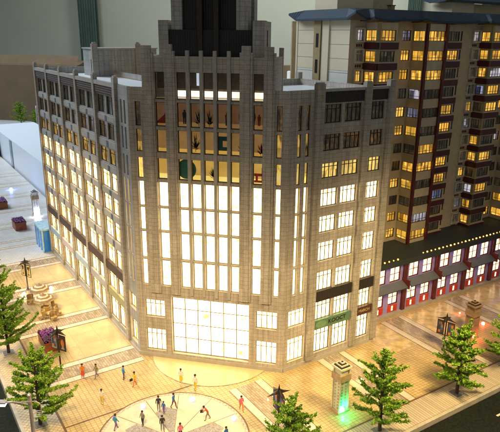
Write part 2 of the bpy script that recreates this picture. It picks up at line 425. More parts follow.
for k in (4, 6, 1):
    mb = MB(); c0 = Vector((ccx, ccy, 7.5*e))
    f = lambda r, a: c0+Vector((math.cos(math.radians(a)), math.sin(math.radians(a)), 0))*r
    a = 30*k-15
    mb.face([f(.2, a), f(7.6, a), f(8.6, a+15), f(7.6, a+30)], 'granite')
    struct(mb.build('granite_kite', origin=c0))

# ================================================================== MAIN CORNER BUILDING
bld = thing('corner_building', 'pale stone corner office tower with brightly lit windows between two long wings', 'building', (0, 8, 0))
ROWS = [(48.9, 52.3), (43.8, 46.9), (38.6, 41.5), (33.3, 36.4), (28.1, 31.1), (22.2, 25.8), (15.9, 19.6), (9.5, 13.2), (1.9, 7.2)]
TALL = [(48.0, 52.4), (43.2, 47.4), (38.1, 42.1), (32.65, 37.5), (27.75, 32.35), (22.0, 27.45), (16.2, 21.65)]
wins = []
plain('frame_mid', (.14, .10, .06), .45, .2)
# --- front
fo, ro, lo_ = [], [], []
def T(i): return ['film'] * 3
centre_u = [(10.4+2.5*k-.95, 10.4+2.5*k+.95) for k in range(5)]
def add(ops, F, a, b, c, d, dp, pane, frm, nv=0, trs=(), bar=.1, off=0.0):
    ops.append((a, b, c, d, dp)); wins.append((F, a, b, c, d, dp, off, pane, frm, nv, trs, bar))
def tallpane(k, left=False):
    return ['clear_glass', 'clear_glass', 'clear_glass'][k] if k < 3 else 'pane_bright'
for k, (c, d) in enumerate(TALL):
    fr = 'bronze' if k < 3 else 'frame_warm'
    for a, b in centre_u: add(fo, FF, a, b, c, d, .55, tallpane(k), fr, 0, (), .12)
    for a, b in ((5.35, 7.25), (23.55, 25.3)): add(fo, FF, a, b, c, d, .55, tallpane(k), fr, 0, (), .12)
    sp = ['pane_dim', 'pane_amber', 'pane_amber_bright'][k] if k < 3 else 'pane_bright'
    for a, b in ((1.35, 2.45), (27.75, 28.75)): add(fo, FF, a, b, c, d, .5, sp, fr, 0, (), .1)
for a, b in centre_u+[(5.35, 7.25), (23.55, 25.3)]: add(fo, FF, a, b, 52.9, 57.7, .55, 'clear_glass', 'bronze', 0, (), .1)
for a, b in ((1.5, 5.7), (24.5, 28.7)):
    add(fo, FF, a, b, 9.1, 12.9, .6, 'pane_bright', 'frame_warm', 3, (.74,), .14)
    add(fo, FF, a, b, 1.5, 6.4, .6, 'pane_bright', 'frame_warm', 3, (.74,), .14)
add(fo, FF, 7.1, 23.1, 1.3, 13.9, .9, 'pane_hall', 'frame_warm', 5, (.27, .52, .78), .16)
MBW = MB()
wall(MBW, FF, 0, 30, 0, 52.6, fo, 'stone', 'trim')
att = [o for o in fo if o[2] > 52.6]
wall(MBW, FF, 3.2, 27, 52.6, 60.4, att, 'stone', 'trim')
MBW.face([FF.at(0, 52.6), FF.at(3.2, 52.6), FF.at(3.2, 55), FF.at(0, 55)], 'stone')
MBW.face([FF.at(27, 52.6), FF.at(30, 52.6), FF.at(30, 55), FF.at(27, 55)], 'stone')
# tower body: sides, back and thickness of the front parapet
MBW.box(WX, -11.8, -11.2, 53, 60.4, -9.4, -.02, 'stone')
MBW.box(WX, 11.4, 12.0, 53, 60.4, -9.4, -.02, 'stone')
MBW.box(WX, -11.2, 11.4, 58.4, 60.4, -.5, -.02, 'stone')
MBW.box(WX, -11.2, 11.4, 53, 59.6, -9.4, -8.9, 'stone')
fw = MBW.build('facade_wall', bld)
# plinth
mb = MB(); mb.box(FF, -.1, 30.1, -.05, .9, -.2, .18, 'trim')
mb.box(FR, 0.1, 24.5, -.05, .9, -.2, .18, 'trim'); mb.box(FL, 0.1, 70, -.05, .7, -.2, .18, 'trim')
mb.build('plinth', bld)
# pilasters of the front, stepped at the top
def pilaster(F, a, b, z0, z1, o1, mat='stone', steps=None, o0=-.3):
    mb = MB(); mb.box(F, a, b, z0, z1, o0, o1, mat)
    if steps:
        for (x0, x1, z) in steps: mb.box(F, x0, x1, z0, z, o0, o1-.12, mat)
    return mb.build('pilaster', bld)
pilaster(FF, 3.2, 4.9, 14.8, 62.2, .55, steps=[(4.9, 5.25, 61.0), (5.25, 5.3, 60.7)])
pilaster(FF, 7.45, 8.85, 14.8, 62.4, .55, steps=[(8.85, 9.25, 61.3)])
pilaster(FF, 21.5, 23.0, 14.8, 62.3, .55, steps=[(21.15, 21.5, 61.2), (23.0, 23.4, 61.2)])
pilaster(FF, 25.45, 27.0, 14.8, 62.2, .55, steps=[(27.0, 27.4, 61.2)])
for k in range(4):
    u = (centre_u[k][1]+centre_u[k+1][0])/2
    pilaster(FF, u-.28, u+.28, 14.8, 61.4, .35, 'trim')
mb = MB(); mb.box(WX, 11.3, 12.1, 53, 61.9, -9.9, -9.2, 'stone'); mb.build('pilaster', bld)
mb = MB(); mb.box(WX, -11.9, -11.1, 53, 61.9, -9.9, -9.2, 'stone'); mb.build('pilaster', bld)
# film lit from behind in the hall behind the upper front windows
emit('film_floor', [(.3, (.9, .62, .12)), (.7, (1.0, .78, .26))], 1.0, (.3, .3, 1))
for (z0, z1, mt) in ((47.7, 52.7, 'film_top'), (42.7, 47.65, 'film_mid'), (37.8, 42.65, 'film_low')):
    mb = MB(); mb.face([FF.at(4.6, z0, -1.9), FF.at(26, z0, -1.9), FF.at(26, z1, -1.9), FF.at(4.6, z1, -1.9)], mt)
    mb.box(FF, 4.6, 26, z0-.12, z0, -1.9, -.6, 'film_low' if mt != 'film_top' else 'trim')
    mb.face([FF.at(4.6, z0+.1, -1.85), FF.at(26, z0+.1, -1.85), FF.at(26, z0+1.0, -1.85), FF.at(4.6, z0+1.0, -1.85)], {'film_top': 'film_mid', 'film_mid': 'film_low', 'film_low': 'film_floor'}[mt])
    mb.build('backlit_film', bld)
plain('attic_brown', (.20, .15, .11), .7, var=.15)
mb = MB(); mb.face([FF.at(4.6, 54.6, -3.4), FF.at(26, 54.6, -3.4), FF.at(26, 60.3, -3.4), FF.at(4.6, 60.3, -3.4)], 'attic_brown')
mb.face([FF.at(4.6, 52.8, -3.3), FF.at(26, 52.8, -3.3), FF.at(26, 52.8, -.6), FF.at(4.6, 52.8, -.6)], 'attic_brown')
mb.build('attic_wall', bld)
mb = MB(); mb.face([FF.at(7.6, 52.85, -3.35), FF.at(26, 52.85, -3.35), FF.at(26, 54.25, -3.35), FF.at(7.6, 54.25, -3.35)], 'strip_light')
mb.build('light_strip', bld)
mb = MB(); mb.box(FF, 12.3, 13.1, 55.2, 57.6, -3.2, -3.1, 'cool_glow'); mb.build('light_panel', bld)
# printed shapes seen through the upper windows
for nm, col in (('print_teal', (.02, .16, .17)), ('print_green', (.05, .10, .02)), ('print_red', (.55, .05, .02)), ('print_dark', (.05, .045, .05)), ('print_gold', (.42, .27, .03)), ('print_leaf', (.30, .30, .03))):
    plain(nm, col, .7, var=.1)
def graphic(mb): return mb.build('window_graphic', bld)
def blob(cx, cz, r, mat, sx=1, n=24, off=-1.6):
    mb = MB(); mb.face([FF.at(cx+r*sx*math.cos(2*math.pi*k/n), cz+r*math.sin(2*math.pi*k/n), off) for k in range(n)], mat); graphic(mb)
def plant(cx, z, h, mat, w=1.0, off=-1.5):
    mb = MB(); rr = random.Random(int(cx*10+z))
    for k in range(26):
        a = rr.uniform(-1.2, 1.2); L = h*rr.uniform(.45, 1)*(1-.35*abs(a)); x1 = cx+math.sin(a)*L*.6*w; z1 = z+math.cos(a)*L
        b = rr.uniform(.2, .6); mx = cx+(x1-cx)*b*.6; mz = z+(z1-z)*b
        wd = .13
        mb.face([FF.at(mx-wd, mz, off), FF.at(mx+wd, mz, off), FF.at(x1, z1, off)], mat)
    mb.face([FF.at(cx-.05, z-.3, off), FF.at(cx+.05, z-.3, off), FF.at(cx+.05, z+h*.6, off), FF.at(cx-.05, z+h*.6, off)], mat); graphic(mb)
def figure(cx, z, h, top, low, off=-1.5):
    mb = MB(); q = lambda a, b, c, d, m_: mb.face([FF.at(a, c, off), FF.at(b, c, off), FF.at(b, d, off), FF.at(a, d, off)], m_)
    w = h*.13
    mb.face([FF.at(cx-w, z+h*.42, off), FF.at(cx+w, z+h*.42, off), FF.at(cx+w*1.3, z+h*.8, off), FF.at(cx+w*.5, z+h*.85, off), FF.at(cx-w*.5, z+h*.85, off), FF.at(cx-w*1.3, z+h*.8, off)], top)
    q(cx-w*.9, cx-w*.1, z, z+h*.42, low); q(cx+w*.1, cx+w*.9, z, z+h*.42, low)
    mb.face([FF.at(cx+w*.6*math.cos(k), z+h*.92+w*.65*math.sin(k), off) for k in [i*math.pi/5 for i in range(10)]], 'print_dark'); graphic(mb)
FFS = FF; FF = Frame((-15.5, 0, 0), (1, 0, 0), (0, -1, 0))
blob(11.0, 39.9, 1.9, 'print_teal'); blob(22.6, 50.1, 1.6, 'print_gold'); figure(10.9, 48.4, 2.6, 'print_dark', 'print_dark')
figure(18.9, 48.4, 2.4, 'print_red', 'print_dark'); plant(13.6, 48.3, 3.4, 'print_green'); plant(15.6, 48.3, 3.0, 'print_green')
plant(12.9, 43.6, 3.6, 'print_green'); plant(21.6, 43.4, 2.8, 'print_green'); plant(25.2, 43.4, 2.6, 'print_red'); plant(16.3, 38.4, 2.6, 'print_leaf', 1.4)
mb = MB(); mb.box(FF, 16.6, 19.8, 43.8, 46.4, -1.62, -1.5, 'print_teal'); mb.box(FF, 18.1, 18.9, 44.5, 45.6, -1.5, -1.45, 'film_mid'); graphic(mb)
mb = MB(); mb.face([FF.at(5.2, 48.4, -1.5), FF.at(8.2, 48.4, -1.5), FF.at(7.9, 51.6, -1.5), FF.at(6.9, 49.9, -1.5)], 'print_red'); graphic(mb)
mb = MB(); mb.box(FF, 24.0, 26, 39.4, 39.9, -1.6, -1.5, 'print_red'); mb.box(FF, 24.0, 26, 38.2, 38.6, -1.6, -1.5, 'print_red')
mb.box(FF, 24.3, 24.7, 38.6, 39.4, -1.6, -1.5, 'print_red'); mb.box(FF, 25.4, 25.8, 38.6, 41.0, -1.6, -1.5, 'print_red'); graphic(mb)
figure(21.6, 38.4, 2.0, 'print_red', 'print_gold'); figure(24.8, 48.6, 2.0, 'print_red', 'print_red')
FF = FFS
glow('print_glow', (1.0, .86, .22), 1.0); glow('print_glow_pale', (.95, .95, .45), 1.0)
for cx, z_, h_, m_ in ((14.1, 9.3, 2.6, 'print_glow'), (17.6, 2.2, 2.6, 'print_glow_pale'), (10.3, 2.0, 2.2, 'print_glow_pale'), (21.4, 2.0, 2.4, 'print_glow'), (19.6, 9.6, 1.8, 'print_glow_pale')): plant(cx, z_, h_, m_, 1.6, -.86)
# --- right wing
def wingpane(k, side):
    if side == 'R': return ['pane_dark', 'pane_dim', 'pane_amber_bright'][k] if k < 3 else 'pane_bright'
    return ['pane_dark', 'pane_dim', 'pane_amber'][k] if k < 3 else 'pane_bright_left'
for k, (c, d) in enumerate(TALL):
    fr = 'bronze' if k < 3 else 'frame_warm'
    for a, b in ((1.9, 2.8), (3.7, 4.6)): add(ro, FR, a, b, c, d, .5, ['pane_dim', 'pane_amber', 'pane_amber_bright'][k] if k < 3 else 'pane_bright', fr, 0, (), .1)
for c, d in ((9.4, 13.0), (1.8, 6.9)): add(ro, FR, 1.1, 5.2, c, d, .6, 'pane_bright', 'frame_warm', 3, (.74,), .12)
for k, (c, d) in enumerate(ROWS):
    if 2 < k < 8: c -= .25; d += .1
    for a, b in ((7.7, 11.9), (12.6, 16.8), (19.0, 22.7)):
        add(ro, FR, a, b, c, d, .55, wingpane(k, 'R'), 'bronze' if k < 3 else 'frame_mid', 3, (.74,), .14)
MBR = MB(); wall(MBR, FR, 0, 24.4, 0, 55, ro, 'stone', 'trim')
# gable end (p = 34.9) and rear walls
E1 = Frame(W(34.95, 0), (-s2, s2, 0), (s2, s2, 0))
MBR.box(E1, -10.6, 18.8, 0, 54.6, -.5, 0, 'stone')
MBR.box(FR, 0, 24.2, 53.0, 55, -.6, -.02, 'stone')
MBR.box(QF(18.8), 19.2, 34.4, 0, 54.6, 0, .5, 'stone')
MBR.build('facade_wall', bld)
for a, b, z in ((5.5, 7.3, 56.0), (17.1, 18.7, 55.9), (23.2, 24.7, 56.0)):
    mb = MB(); mb.box(FR, a, b, .9, z, -.4, .6, 'stone_smooth'); mb.box(FR, a+.15, b-.15, z, z+.25, -.3, .45, 'trim'); mb.build('pilaster', bld)
for a, b in ((7.35, 17.05), (18.75, 23.15)):
    mb = MB(); mb.box(FR, a, b, 52.6, 54.6, -.3, .22, 'louver'); mb.build('louver_panel', bld)
    mb = MB(); mb.box(FR, a, b, 13.5, 15.7, -.3, .22, 'louver'); mb.build('louver_panel', bld)
    mb = MB(); mb.box(FR, a, b, 54.6, 55.1, -.3, .35, 'trim'); mb.build('coping', bld)
plain('sign_green', (.10, .19, .12), .45, var=.12); plain('sign_maroon', (.075, .03, .025), .4, var=.2)
plain('sign_pale', (.16, .28, .16), .4, var=.1); plain('sign_black', (.01, .012, .012), .4); plain('sign_gold', (.50, .36, .18), .35)
mb = MB(); mb.box(FR, 7.35, 17.05, 7.35, 9.35, -.3, .3, 'sign_green'); sg = mb.build('shop_sign', bld)
mb = MB(); pts = [FR.at(9.2+1.1*math.cos(t)*1.3, 8.35+.75*math.sin(t), .33) for t in [k*math.pi/8 for k in range(16)]]; mb.face(pts, 'sign_pale'); mb.build('sign_emblem', sg)
text(sg, 'KOOCT', FR, 13.4, 8.4, .34, 1.25, 'sign_black', 4.6)
mb = MB(); mb.box(FR, 18.75, 23.15, 7.5, 9.3, -.3, .3, 'sign_maroon'); sg = mb.build('shop_sign', bld)
text(sg, 'MARCH', FR, 20.9, 8.4, .34, .9, 'sign_gold', 3.0)
# --- left wing
for k, (c, d) in enumerate(TALL):
    fr = 'bronze' if k < 3 else 'frame_warm'
    for a, b in ((1.3, 2.1), (3.1, 3.9)): add(lo_, FL, a, b, c, d, .4, ['pane_dark', 'pane_dark', 'pane_dim'][k] if k < 3 else 'pane_bright_left', fr, 0, (), .1)
for c, d in ((9.4, 13.0), (1.8, 6.9)): add(lo_, FL, 1.2, 4.9, c, d, .7, 'pane_bright_left', 'frame_warm', 2, (.74,), .14)
PIL = [6.1, 18.3, 31.1, 43.9, 56.8, 69.2]
MBL = MB()
for i in range(5):
    u0, u1 = PIL[i]+.62, PIL[i+1]-.62; mid = (u0+u1)/2
    for k, (c, d) in enumerate(ROWS):
        c -= .4 if 2 < k < 8 else .2 if k < 3 else 0; d += .25 if k > 2 else .1 if k else 0
        for a, b in ((u0+.3, mid-.4), (mid+.4, u1-.3)):
            add(lo_, FL, a, b, c, d, .4, wingpane(k, 'L'), 'bronze' if k < 3 else 'frame_mid', 1, (.74,), .13)
wall(MBL, FL, 0, 70, 0, 55, lo_, 'grey_stone', 'trim')
MBL.box(FL, 0, 69.8, 53.0, 55, -.6, -.02, 'grey_stone')
E2 = Frame(W(0, 80.55), (s2, s2, 0), (-s2, s2, 0))
MBL.box(E2, -10.6, 6.0, 0, 55, -.5, 0, 'grey_stone')
MBL.box(PF(6.0), 19, 80, 0, 54.5, -.5, 0, 'grey_stone')
MBL.build('facade_wall', bld)
for u in PIL:
    mb = MB(); mb.box(FL, u-.62, u+.62, .7, 56.1, -.4, .5, 'stone_smooth'); mb.box(FL, u-.45, u+.45, 56.1, 56.5, -.25, .35, 'trim'); mb.build('pilaster', bld)
for nm, c in (('sign_blue', (.30, .42, .50)), ('sign_pink', (.55, .42, .42)), ('sign_sky', (.34, .44, .52)), ('sign_grey', (.30, .30, .32)), ('sign_olive', (.30, .29, .16))): plain(nm, c, .4, var=.12)
cols = ['sign_olive', 'sign_grey', 'sign_sky', 'sign_pink', 'sign_blue']
for i in range(5):
    u0, u1 = PIL[i]+.63, PIL[i+1]-.63; mid = (u0+u1)/2
    mb = MB(); mb.box(FL, u0, u1, 52.6, 54.3, -.3, .3, 'louver_brown'); mb.build('louver_panel', bld)
    mb = MB(); mb.box(FL, u0, u1, 13.5, 15.6, -.3, .3, 'louver_brown'); mb.build('louver_panel', bld)
    mb = MB(); mb.box(FL, u0, u1, 54.3, 55.1, -.3, .45, 'trim'); mb.build('coping', bld)
    mb = MB(); mb.box(FL, u0, u1, 7.4, 9.2, -.3, .3, cols[i]); mb.build('shop_sign', bld)
    for k in range(6):
        d = ROWS[k][0]; c = ROWS[k+1][1]
        mb = MB(); mb.box(FL, u0+.1, u1-.1, c+.4, d-.5, -.3, .12, 'spandrel'); sp_ = mb.build('spandrel', bld)
        mb = MB(); mb.box(FL, mid-.55, mid+.55, c+.43, d-.53, 0, .17, 'spandrel_dark'); mb.build('vent_panel', sp_)
# --- roofs
mb = MB()
mb.face([W(-10, 10.8, 53.2), W(-10, 80, 53.2), W(5.6, 80, 53.2), W(5.6, 18.4, 53.2), W(19, 18.4, 53.2), W(34.5, 18.4, 53.2), W(34.5, -10, 53.2), W(10.8, -10, 53.2)], 'roof_white')
mb.build('roof', bld)
mb = MB(); mb.box(WX, -11.2, 11.4, 59.0, 59.2, -8.9, -.5, 'roof_white'); mb.build('roof', bld)
for q in (18.8,):
    mb = MB(); mb.box(E1, 18.2, 19.4, 50, 56.0, -.8, .3, 'trim'); mb.build('pilaster', bld)
# roof house on the left wing
mb = MB(); mb.box(QF(63), .7, 18.5, 53.2, 60.2, -9, 0, 'grey_stone'); mb.box(QF(63), .4, 18.8, 60.2, 60.5, -9.2, .2, 'trim')
rh = mb.build('roof_house', bld)
for a in (.2, 12.2):
    mb = MB(); mb.box(QF(63), a, a+1.5, 53.2, 61.6, -.6, .35, 'stone_smooth'); mb.box(QF(63), a+.3, a+1.2, 61.6, 62.0, -.4, .2, 'trim'); mb.build('pilaster', rh)
mb = MB(); mb.box(PF(.7), 64.5, 65.4, 54, 57.6, 0, .1, 'black'); mb.build('slit_window', rh)
# --- stepped crown of the tower: second and third tier
mb = MB()
mb.box(WX, -9.6, 9.4, 59.2, 64.9, -11, -4.0, 'louver_black')
t2 = mb.build('crown_tier', bld)
for a, b in ((-9.9, -8.1), (7.5, 9.55)):
    mb = MB(); mb.box(WX, a, b, 59.2, 66.5, -6.2, -3.6, 'stone'); mb.build('pilaster', t2)
mb = MB(); mb.box(WX, 7.7, 9.5, 59.2, 66.4, -10.4, -7.6, 'stone'); mb.box(WX, 7.7, 9.5, 64.9, 66.4, -7.6, -6.2, 'stone'); mb.build('pilaster', t2)
mb = MB(); mb.box(WX, -9.9, -8.1, 59.2, 66.5, -10.4, -7.6, 'stone'); mb.build('pilaster', t2)
mb = MB(); mb.box(WX, -7.2, 6.0, 64.9, 84, -12, -4.7, 'louver_black'); t3 = mb.build('crown_tier', bld)
for a, b in ((-7.6, -5.6), (4.4, 6.5)):
    mb = MB(); mb.box(WX, a, b, 64.0, 86, -7, -4.2, 'stone'); mb.build('pilaster', t3)
    mb = MB(); mb.box(WX, a, b, 64.0, 86, -12.2, -9.5, 'stone'); mb.build('pilaster', t3)
for a, b in ((-5.6, -3.0), (1.8, 4.4)):
    mb = MB(); mb.box(WX, a, b, 70.2, 86, -7, -4.35, 'stone'); mb.build('spandrel', t3)
for a, b in ((-2.6, -1.7), (.4, 1.3)):
    mb = MB(); mb.box(WX, a, b, 60.5, 84, -5, -3.7, 'bronze'); mb.build('mullion', t3)
window_set(bld, wins)

# ================================================================== APARTMENT BLOCK
plain('apt_wall', (.54, .44, .29), .6, var=.1); plain('apt_cream', (.74, .65, .47), .6, var=.05, nscale=.1)
plain('apt_white_paint', (.70, .70, .66), .6, var=.05); plain('maroon', (.085, .012, .016), .45, var=.2)
plain('red_pole', (.10, .014, .012), .4); plain('tan_pole', (.36, .27, .13), .5, var=.1); plain('apt_frame', (.10, .075, .05), .4)
plain('apt_frame_white', (.52, .50, .46), .45)
def rooftile(name, col):
    mt, n, l, b = nt(name)
    w = n.new('ShaderNodeTexWave'); w.bands_direction = 'X'; w.inputs['Scale'].default_value = .55; w.inputs['Distortion'].default_value = 0
    l.new(uvmap(n, l), w.inputs['Vector'])
    l.new(ramp(n, l, w.outputs['Fac'], [(.2, tuple(c*.8 for c in col)), (.6, col)]), b.inputs['Base Color'])
    b.inputs['Roughness'].default_value = .65; bump(n, l, w.outputs['Fac'], b, .25, .1)
rooftile('blue_tile', (.022, .05, .085)); rooftile('slate', (.035, .045, .045)); rooftile('awning', (.13, .14, .16))
apt = thing('apartment_block', 'tall beige apartment block with blue upturned roof and many yellow lit windows', 'building', W(75, 16, 14.4))
Q6, Q2, Q3, Q4 = QF(6), QF(2), QF(3.4), QF(4)
FZ = [64.4-4.35*k for k in range(12)]
aw = []; P0 = 38.2
rr = random.Random(11)
def aptpane():
    return rr.choices(['apt_yellow', 'apt_orange', 'apt_white', 'apt_blue', 'apt_dark'], [33, 6, 11, 8, 42])[0]
small = [(40.0, 42.0, 1), (54.2, 56.9, 0), (73.4, 75.0, 0), (79.0, 81.6, 1), (92.5, 95.2, 0)]
ops6 = []
for z in FZ:
    for a, b, w in small:
        o = (a, b, z-1.25, z+1.1, .3); ops6.append(o)
        aw.append((Q6, *o, 0, aptpane(), 'apt_frame_white' if w else 'apt_frame', 2, (.7,), .13))
mb = MB()
wall(mb, Q6, P0, 112, 13, 67.4, ops6, 'apt_wall', 'apt_frame')
mb.box(QF(27), P0, 112, 13, 67.4, 0, .4, 'apt_wall')
mb.build('wall', apt)
# bays: (p0,p1,front frame,kind)
bays = [(42.6, 48.6, 2.2, 'tan'), (57.4, 64.4, 2.0, 'red'), (66.6, 72.2, 4.2, 'mar'), (82.2, 88.6, 3.0, 'tan'), (95.8, 102.4, 2.0, 'red')]
for a, b, qf, kind in bays:
    Fq = QF(qf); Fs = PF(a); Fe = Frame(W(b, 0), (-s2, s2, 0), (s2, s2, 0))
    wallm = 'apt_wall'
    ops, ops_s = [], []
    for z in FZ:
        o = (a+.5, b-.5, z-1.25, z+1.0, .25); ops.append(o)
        aw.append((Fq, *o, 0, aptpane(), 'apt_frame', 4, (.30,), .12))
        o = (qf+.35, 5.7, z-1.25, z+1.0, .2); ops_s.append(o)
        if kind != 'mar': aw.append((Fs, *o, 0, 'apt_yellow' if rr.random() < .35 else aptpane(), 'apt_frame', 1, (.30,), .10))
    mb = MB(); z0 = 14.4 if kind != 'tan' else 13.9
    wall(mb, Fq, a, b, 14.3, 66.9, ops, wallm, 'apt_frame')
    wall(mb, Fs, qf, 6, 14.3, 66.9, ops_s if kind != 'mar' else [], wallm, 'apt_frame')
    mb.face([Fe.at(qf, 14.3), Fe.at(6, 14.3), Fe.at(6, 66.9), Fe.at(qf, 66.9)], wallm)
    mb.build('bay_wall', apt)
    if kind in ('tan', 'mar'):
        for z in FZ:
            mb = MB(); mb.box(Fq, a-.15, b+.15, z-3.0, z-1.55, -.2, .45, 'maroon'); mb.box(Fq, a-.2, b+.2, z-1.55, z-1.4, -.2, .5, 'apt_wall')
            if kind == 'tan': mb.box(Fs, qf+.1, 6.0, z-3.0, z-1.55, -.1, .2, 'maroon')
            mb.build('balcony_panel', apt)
    pm = 'red_pole' if kind == 'red' else 'tan_pole'
    xs = (a-.1, b-.6) if kind == 'red' else (a-.1,)
    if kind != 'mar':
        for x in xs:
            mb = MB(); mb.box(Fq, x, x+.75, 14.4, 67.0, -.1, .45, pm); mb.build('pole', apt)
for a, b in ((39.7, 42.3), (78.7, 81.9)):
    mb = MB()
    for z in FZ:
        mb.box(Q6, a, b, z-1.6, z-1.28, 0, .45, 'apt_frame_white'); mb.box(Q6, a, a+.22, z-1.28, z+1.2, 0, .45, 'apt_frame_white')
        mb.box(Q6, b-.22, b, z-1.28, z+1.2, 0, .45, 'apt_frame_white'); mb.box(Q6, a, b, z+1.2, z+1.45, 0, .45, 'apt_frame_white')
        for k in range(3): mb.box(Q6, a+.5+k*.62, a+.85+k*.62, z-2.5, z-1.95, 0, .1, 'maroon')
    mb.build('window_surround', apt)
# cornices per floor
# gable end
G = PF(P0)
mb = MB(); mb.box(G, 6.02, 24.4, 56.8, 67.4, -.3, 0, 'apt_cream'); mb.box(G, 6.02, 24.4, 13, 56.75, -.3, 0, 'apt_white_paint')
plain('groove', (.28, .25, .19), .6)
for z in range(8, 68, 3): 
    if z > 14: mb.box(G, 6.0, 24.4, z+.3, z+.38, -.2, .03, 'groove')
gw = mb.build('end_wall', apt)
mb = MB(); mb.box(G, 15.2, 17.6, 13, 67.4, -.2, .55, 'tan_pole'); mb.box(G, 12.6, 15.0, 13, 67.4, -.2, .3, 'apt_cream'); mb.build('stair_strip', gw)
for z in (21, 27, 33, 39, 45, 51, 57.5, 63.2):
    mb = MB(); mb.box(G, 15.9, 16.7, z-1.6, z+1.4, .4, .62, 'black'); mb.build('slit_window', gw)
mb = MB(); mb.box(G, 24.3, 24.9, 13, 67.4, -19, .1, 'apt_cream'); mb.build('corner_trim', apt)
# roof with upturned corners
def eave(segs):
    """segs: outline (p,q) with z lift at corners; roof falls from inner ridge"""
    mb = MB(); n = len(segs)
    inn = []
    cx = sum(x[0] for x in segs)/n; cq = sum(x[1] for x in segs)/n
    return mb
def roof_strip(name, parent, a, b, qf, qb, z, rise=2.6, over=1.6, lift=1.3):
    mb = MB(); N = 24
    lo, hi, un = [], [], []
    for k in range(N+1):
        t = k/N; p = a-over+(b-a+2*over)*t
        e_ = max(0, 1-min(t, 1-t)*(b-a)/2.6); L = lift*e_**2
        pi_ = a+1.2+(b-a-2.4)*t
        lo.append(W(p, qf-over, z+L)); un.append(W(p, qf-over, z-.45+L)); hi.append(W(pi_, qf+1.6, z+rise))
    for k in range(N):
        mb.face([lo[k], lo[k+1], hi[k+1], hi[k]], 'blue_tile'); mb.face([un[k], un[k+1], lo[k+1], lo[k]], 'blue_tile')
        mb.face([un[k+1], un[k], W(a+(b-a)*k/N, qf+.6, z-.45), W(a+(b-a)*(k+1)/N, qf+.6, z-.45)], 'apt_frame')
    for end, s_ in ((a, -1), (b, 1)):
        l0, l1, u_ = [], [], []
        for k in range(9):
            t = k/8; q = qf-over+(qb-qf+2*over)*t; e_ = max(0, 1-min(t, 1-t)*(qb-qf)/2.6); L = lift*e_**2
            l0.append(W(end+s_*over, q, z+L)); u_.append(W(end+s_*over, q, z-.45+L)); l1.append(W(end-s_*1.2, qf+1.6+(qb-qf-3.2)*t, z+rise))
        for k in range(8):
            mb.face([l0[k], l0[k+1], l1[k+1], l1[k]], 'blue_tile'); mb.face([u_[k], u_[k+1], l0[k+1], l0[k]], 'blue_tile')
            mb.face([u_[k+1], u_[k], W(end-s_*.5, qf+(qb-qf)*k/8, z-.45), W(end-s_*.5, qf+(qb-qf)*(k+1)/8, z-.45)], 'apt_frame')
    mb.face([W(a+1.2, qf+1.6, z+rise), W(b-1.2, qf+1.6, z+rise), W(b-1.2, qb-1.6, z+rise), W(a+1.2, qb-1.6, z+rise)], 'slate')
    return mb.build(name, parent)
roof_strip('roof', apt, P0, 112, 4.4, 25, 67.8, 2.0, 1.4, 1.3)
roof_strip('bay_roof', apt, 41.8, 49.4, 2.6, 12, 67.6, 2.0, .9, .5)
roof_strip('bay_roof', apt, 57.6, 74.2, 2.4, 12, 67.6, 2.0, .9, .5)
roof_strip('bay_roof', apt, 81.4, 89.6, 3.0, 12, 67.6, 2.0, .9, .5)
mb = MB(); mb.box(QF(15), 42, 53, 69.6, 82, -8, 0, 'apt_cream'); mb.box(QF(15.5), 53, 60, 69.6, 82, -6, 0, 'apt_wall'); mb.build('roof_house', apt)
mb = MB(); mb.box(QF(12), 77.5, 86, 69.3, 72.6, -7, 0, 'apt_cream'); mb.box(QF(12.3), 86, 98, 69.3, 72.4, -7, 0, 'apt_wall'); rhz = mb.build('roof_house', apt)
roof_strip('roof', rhz, 76.5, 99, 12, 19, 73.0, 1.6, 1.6, 1.0)
mb = MB(); mb.box(QF(9.5), 53.4, 54.6, 69, 70.8, -1.2, 0, 'tan_pole'); mb.box(QF(9.5), 53.2, 54.8, 70.8, 71.0, -1.3, .1, 'apt_frame'); mb.build('chimney', apt)
window_set(apt, aw)

# ================================================================== SHOPPING ARCADE (podium)
plain('lilac_wall', (.36, .30, .68), .5, var=.12); plain('arcade_red', (.12, .02, .02), .4)
plain('panel_red', (.60, .06, .03), .4); glow('added_violet_glow', (.50, .40, 1.0), 3.5)
arc = thing('shop_arcade', 'long two storey shop arcade with lilac walls, red posts and a row of roof lights', 'arcade', W(75, 2, 0))
QA = QF(-3.7); mb = MB(); ops = []; awin = []; B0, BP, NB = 40.0, 11.2, 6
for i in range(-1, NB):
    b0 = B0+i*BP
    for a in (b0+1.7, b0+6.5):
        if a < 35.5: continue
        o = (a, a+3.3, 8.5, 12.3, .3); ops.append(o); awin.append((QA, *o, 0, 'shop_pane', 'arcade_red', 1, (.5,), .15))
        o = (a, a+3.1, 2.6, 6.4, .3); ops.append(o); awin.append((QA, *o, 0, 'shop_pane', 'arcade_red', 1, (.5,), .15))
wall(mb, QA, 35.2, 107, 0, 12.9, ops, 'lilac_wall', 'arcade_red')
mb.box(QF(27), 35.2, 112, 0, 12.9, 0, .4, 'apt_wall'); mb.build('wall', arc)
mb = MB(); mb.face([W(35.1, -5.1, 14.4), W(115, -5.1, 14.4), W(115, 27, 14.4), W(35.1, 27, 14.4)], 'slate')
mb.box(QF(-5.1), 35.1, 115, 12.9, 14.35, -2.5, 0, 'slate'); mb.build('roof', arc)
mb = MB(); mb.box(QA, 35.1, 112, -.02, .55, 0, 1.0, 'kerb'); mb.build('step', arc)
for i in range(0, NB+1):
    b0 = B0+i*BP
    mb = MB(); mb.box(QA, b0-.5, b0+.5, 0, 12.9, -.1, .7, 'arcade_red'); mb.build('post', arc)
